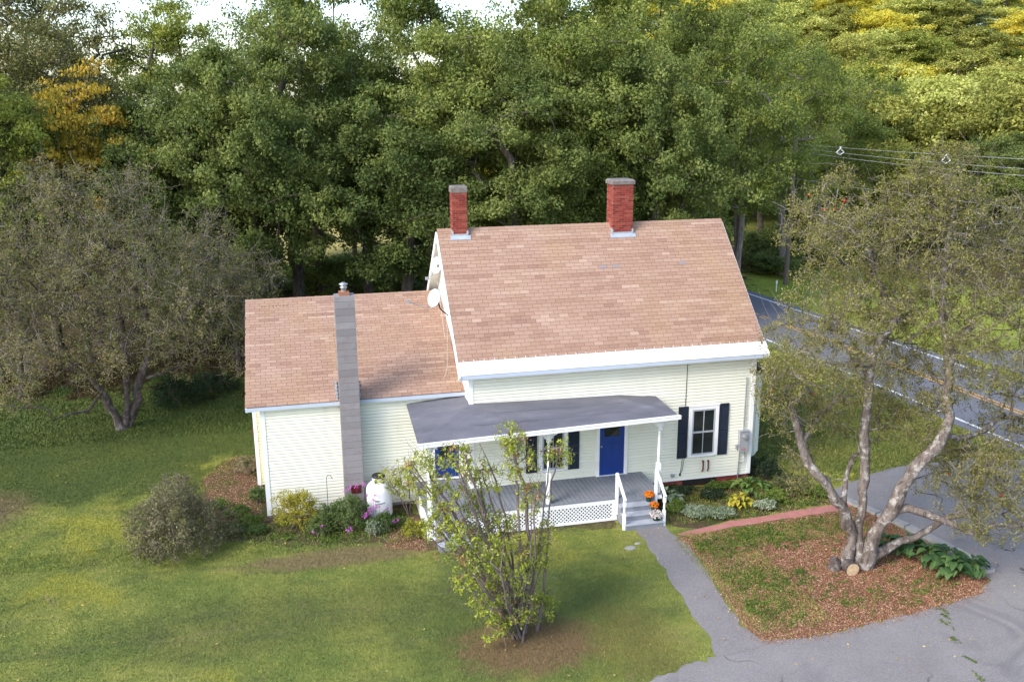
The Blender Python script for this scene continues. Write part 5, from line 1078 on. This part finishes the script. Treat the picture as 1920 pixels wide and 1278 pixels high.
flowers('pink_flowers', [(-2.95,-.3,.95),(-3.02,-.35,.8),(-2.85,-.42,.62),(-3.2,-.2,.9),(-2.62,-.45,.55)], .05, 'pink', 'scattered pink flowers over the white tank', 85, 14)
flowers('pink_flowers', [(-4.55,-.9,.42),(-4.8,-1.0,.30)], .05, 'pink', 'two small violet flowers near the goldenrod', 86, 16)
# hostas and other clumps
def hosta(loc, R0, n, L_, W_, mat, seed, label, h=.45, name='hosta', group=None):
    r = np.random.default_rng(seed); e = tag(empty(name, loc), label, 'plant', group); gl = G(); gs = G()
    for k in range(n):
        a = r.uniform(0, 2*np.pi); q = r.uniform(0, 1)**.5; bx_, by_ = math.cos(a)*R0*q, math.sin(a)*R0*q; ln = L_*r.uniform(.7, 1.2); wd = W_*r.uniform(.75,1.15); hz = h*(1.05-.55*q)*r.uniform(.75,1.15); a2 = a+r.normal(0,.5)
        u = np.array([math.cos(a2), math.sin(a2), 0]); s_ = np.array([-u[1], u[0], 0]); P = []
        for t, ww, dz in ((0,.12,0),(.25,.85,.06),(.55,1.0,.04),(.8,.62,-.05),(1.0,.04,-.18)):
            c = np.array([bx_,by_,hz])+u*ln*t+np.array([0,0,dz*ln*1.6]); P += [c-s_*wd*ww/2+[0,0,.035*ww], c-[0,0,.0], c+s_*wd*ww/2+[0,0,.035*ww]]
        F = [(3*i_+j_, 3*i_+j_+1, 3*i_+j_+4, 3*i_+j_+3) for i_ in range(4) for j_ in range(2)]; gl.add(P, F, 0, r.uniform(0,1))
        gs.tube([(bx_*.3,by_*.3,0),(bx_,by_,hz)], .006, 3, cap=False)
    gs.build('stems', M['weed'], e); gl.build('leaves', M[mat], e); return e
hg = 'dark hosta clumps under the apple tree'
for k, (x, y, q) in enumerate([(10.55,-5.55,.36),(11.1,-5.75,.38),(11.3,-6.4,.38),(11.75,-6.6,.36),(11.5,-7.1,.32),(12.0,-7.15,.26)]):
    hosta((x,y,.01), q, 34, .30, .22, 'hosta_dark', 90+k, ['dark hosta nearest the apple trunk','dark hosta second from the apple trunk','dark hosta in the middle of the clump','dark hosta against the concrete kerb','dark hosta at the front of the clump by the mulch','dark hosta at the driveway corner'][k], .50, 'hosta', hg)
hosta((5.98,-1.1,.01), .42, 46, .24, .15, 'hosta_var', 101, 'variegated hosta right of the porch steps', .42)
hosta((8.05,-1.85,.01), .32, 34, .20, .15, 'hosta_gold', 102, 'golden yellow hosta in the front garden', .42)
hosta((8.9,-.85,.01), .55, 60, .26, .14, 'hosta_green', 103, 'green hosta clump below the meter box', .36)
cl = [(6.5,-2.15,.5,.4,.24,'silver','low silver ground plant near the end of the steps'),(7.2,-2.35,.45,.3,.2,'silver','silver ground plant beside the brick path'),(8.7,-2.2,.35,.25,.2,'silver','small silver plant between the gold hosta and path'),
      (9.35,-1.75,.4,.35,.32,'weed','bright green fern clump right of the gold hosta'),(6.0,-1.75,.35,.3,.3,'weed','leafy green clump below the variegated hosta'),(6.5,-.5,.7,.3,.18,'darkleaf','dark green ground plants under the window, left'),(8.0,-.45,.5,.22,.16,'weed','green ground plants under the window, right'),
      (7.5,-1.0,.4,.3,.16,'darkleaf','dark low plant in the middle of the front garden'),(10.2,-1.1,.6,.6,.45,'appleleaf3','tangled green plants at the right corner of the house'),(10.0,.2,.5,.5,.6,'darkleaf','dark bush below the bay'),(10.9,-1.7,.4,.3,.2,'weed','low green plants at the end of the front garden')]
for k, (x, y, rx, ry, h, m, lb) in enumerate(cl): blobshrub('garden_plant', (x,y,.01), rx, ry, h, int(60+260*rx*ry*4*h+60*rx), 16, .07, .055, m, 110+k, lb, 6, cat='plant')
for k, (x, y, rx, h, m, lb) in enumerate([(-6.35,2.2,.32,.45,'aster','green plant against the corner of the wing'),(-6.75,4.6,.5,.6,'shrubleaf','brownish shrub by the rear wing corner'),(-7.0,1.2,.42,.22,'weed','bright green clump left of the wing, middle'),(-7.6,1.9,.35,.2,'weed','bright green clump left of the wing, outermost'),(-6.6,.5,.35,.22,'weed','bright green clump near the front corner of the wing'),(-7.2,.1,.42,.16,'aster','low spreading clump beside the round shrub'),(-6.4,-.1,.3,.16,'aster','low clump before the corner board')]):
    blobshrub('garden_plant', (x,y,.01), rx, rx*.8, h, 120, 16, .07, .055, m, 130+k, lb, 6, cat='plant')
# scattered ground cover in the beds: nobody could count it
g = G(); r = np.random.default_rng(77); CC = []; 
def scat(poly, n, spots):
    P = np.array(poly); lo, hi = P.min(0), P.max(0); out = []
    for (sx, sy, sr, m) in spots: out.append(np.stack([r.normal(sx, sr, m), r.normal(sy, sr*.6, m)], -1))
    out.append(r.uniform(lo, hi, (n, 2))); Q = np.concatenate(out); return Q[inside(poly, Q[:,0], Q[:,1])]
Q = scat([(5.55,-3.4),(11.6,-2.8),(11.9,-5),(12.2,-7.2),(10.1,-8.25),(5.35,-8.5),(5.6,-4.6)], 170, [(7.3,-3.7,.6,150),(8.2,-4.1,.5,90),(6.4,-4.4,.5,50),(5.7,-4.0,.3,40),(9.6,-3.4,.6,70),(6.3,-6.0,.6,110),(7.2,-6.4,.5,60),(5.9,-7.4,.5,90),(8.6,-7.6,.7,40),(10.8,-7.5,.7,50)])
leaves(g, np.concatenate([Q, np.full((len(Q),1), .05)], 1), 14, .13, .055, .033, r, None, .9, .5)
Q = scat([(5.6,-.1),(5.62,-2.4),(7.3,-2.65),(11.0,-2.3),(11.3,-1.8),(10.7,.8),(9.3,0)], 260, []); leaves(g, np.concatenate([Q, np.full((len(Q),1), .05)], 1), 22, .13, .05, .03, r, None, .9, .6)
Q = scat([(-6.3,-.5),(-4.4,-1.2),(-2.4,-1.9),(-1.7,.8),(-6.1,.8),(-6.3,5.5),(-7.6,5.4),(-8.2,3),(-7.4,-.2)], 150, [(-5.6,-.6,.3,40),(-4.2,-.9,.5,50)]); leaves(g, np.concatenate([Q, np.full((len(Q),1), .05)], 1), 20, .12, .05, .03, r, None, .9, .6)
P_ = [(10.15,-8.5),(10.0,-8.75),(9.82,-9.05),(9.55,-9.7),(9.36,-10.4),(9.07,-11.1)]
Q = np.concatenate([np.stack([r.normal(x,.035,14), r.normal(y,.12,14)], -1) for x, y in P_]); leaves(g, np.concatenate([Q, np.full((len(Q),1), .025)], 1), 8, .045, .035, .018, r, None, .9, .5)
tag(g.build('ground_cover', M['weed']), 'low weeds and creeping plants scattered through the beds', 'ground cover', kind='stuff')
# cut log beside the apple trunk
e = tag(empty('cut_log', (8.98,-6.42,.17)), 'short cut log with a pale face leaning at the apple trunk', 'log')
g = G(); g.tube([(0,-.02,0),(.02,.28,.02)], [.19,.17], 16, 0, cap=False); g.build('bark', M['bark_old'], e, True)
g = G(); n_ = 16; g.add([(math.cos(a)*.185,-.022,math.sin(a)*.185) for a in np.arange(n_)*2*np.pi/n_]+[(0,-.03,0)], [(k,(k+1)%n_,n_) for k in range(n_)]); g.build('cut_face', M['wood_cut'], e)
e = tag(empty('tree_stump', (8.72,-6.0,0)), 'small gnarled stump behind the cut log', 'stump')
g = G(); g.tube([(0,0,-.02),(.02,.0,.15),(-.03,.02,.32)], [.20,.15,.11], 10); g.build('bark', M['bark_old'], e)
for k, (x, y, s_) in enumerate([(3.85,-3.55,.16),(4.15,-3.35,.09)]):
    g = G(); g.lathe([(s_*1.2,-.02),(s_,.02),(s_*.5,.03)], (0,0,0), 9); o = g.build('flat_stone', M['concrete']); o.location = (x,y,.0); o.scale = (1,.7,1); tag(o, ['larger flat stone set in the lawn near the steps','smaller flat stone set in the lawn near the steps'][k], 'stone')

# ================================================================== background buildings, power line
def farhouse(x, y, w_, d, h, rh, label, wallm, roofm, rz=0):
    z = float(terrain(x, y)); e = tag(empty('distant_house', (x,y,z-.1), rz), label, 'house')
    g = G(); g.box((-w_/2,-d/2,0),(w_/2,d/2,h)); g.add([(-w_/2,-d/2,h),(-w_/2,d/2,h),(-w_/2,0,h+rh)],[(0,1,2)]); g.add([(w_/2,-d/2,h),(w_/2,d/2,h),(w_/2,0,h+rh)],[(0,2,1)]); g.build('wall', wallm, e)
    g = G(); 
    for sg in (-1,1): g.add([(-w_/2-.3,sg*(d/2+.3),h-.15),(w_/2+.3,sg*(d/2+.3),h-.15),(w_/2+.3,0,h+rh+.05),(-w_/2-.3,0,h+rh+.05),(-w_/2-.3,sg*(d/2+.3),h-.3),(w_/2+.3,sg*(d/2+.3),h-.3)],[(0,1,2,3),(0,1,5,4)])
    g.build('roof', roofm, e)
    for k in range(3):
        xx = -w_/2+w_*(k+.5)/3
        for zz in ([.9] if h < 4 else [.9, 3.6]):
            g = G(); g.box((xx-.5,-d/2-.06,zz),(xx+.5,-d/2-.0,zz+1.4)); f = g.build('window', M['white'], e); g = G(); g.box((xx-.4,-d/2-.08,zz+.1),(xx+.4,-d/2-.065,zz+1.3)); g.build('glass_pane', M['glass'], f)
grey_roof = simple('pale_blue_metal_roof', (.35,.42,.52), .4, .1); dk_roof = simple('dark_shingle_roof', (.06,.055,.06), .9, .2)
farhouse(14.8, 62, 9, 7, 5.4, 2.4, 'white house glimpsed behind the oaks', M['white'], dk_roof, .2)
farhouse(57, 62, 11, 7, 3.6, 2.2, 'low house with a pale blue roof beyond the road', M['white'], grey_roof, -.5)
PA, PB = (27.2, 29.5), (26.4, -12.0)
wood = simple('pole_wood', (.14,.11,.09), .9, .2, 8)
def pole(p, label):
    e = tag(empty('utility_pole', (p[0],p[1],0)), label, 'utility pole', 'utility poles along the road'); g = G(); g.tube([(0,0,0),(0,0,10.2)], [.17,.11], 10); g.build('pole_shaft', wood, e)
    g = G(); g.beam((-1.1,0,9.6),(1.1,0,9.6),.10,.12); g.build('crossarm', wood, e)
    for x in (-1.0,0,1.0):
        g = G(); zz = 9.66 if x else 10.2; g.lathe([(.03,0),(.06,.05),(.04,.08),(.06,.12),(.02,.17)], (x,0,zz), 8); g.build('insulator', M['metal'], e)
pole(PA, 'wooden utility pole hidden in leaves beyond the road'); pole(PB, 'wooden utility pole at the roadside, right of the frame')
def wire(z0, z1, dx, sag, label, cat='power line'):
    t = np.linspace(0, 1, 40); P = np.stack([PA[0]+dx+(PB[0]-PA[0])*t, PA[1]+(PB[1]-PA[1])*t, z0+(z1-z0)*t-sag*4*t*(1-t)], -1)
    g = G(); g.tube(P, .011, 5); tag(g.build('overhead_wire', M['wire']), label, cat, 'overhead wires along the road'); return P
P0 = wire(9.30, 10.30, 0, .25, 'uppermost overhead wire crossing in front of the hillside trees')
wire(9.05, 10.0, .25, .42, 'second overhead wire from the top, sagging a little more'); wire(8.9, 9.8, -.25, .5, 'third overhead wire from the top')
wire(7.1, 8.2, 0, .25, 'middle overhead cable well below the top three'); wire(5.6, 6.6, 0, .25, 'lower overhead cable, upper one of the bottom pair'); wire(5.3, 6.3, .12, .3, 'lowest overhead cable of all')
for yy, lb in ((24.0,'pale cable spacer hanging on the wires, far one'),(14.8,'pale cable spacer hanging on the wires, near one')):
    k = int(np.abs(P0[:,1]-yy).argmin()); p = P0[k]; g = G(); g.tube([(0,0,.08),(0,0,-.08)], .05, 8); g.tube([(-.25,0,-.28),(0,0,-.05),(.25,0,-.28)], .035, 6); g.tube([(-.25,0,-.28),(0,0,-.42),(.25,0,-.28)], .03, 6); o = g.build('cable_spacer', M['dish']); o.location = tuple(p); tag(o, lb, 'cable spacer', 'cable spacers')
g = G(); g.tube([(0,0,0),(0,0,.75)], .03, 6); g.box((-.05,-.02,.6),(.05,.02,.8)); o = g.build('road_marker', M['white']); o.location = (25.4,27.5,0); tag(o, 'short white marker post on the grass across the road', 'marker post')
# prototypes never placed
for k_ in PROTO:
    if k_ not in USED:
        for ch in list(PROTO[k_][0].children): bpy.data.objects.remove(ch)
        bpy.data.objects.remove(PROTO[k_][0])
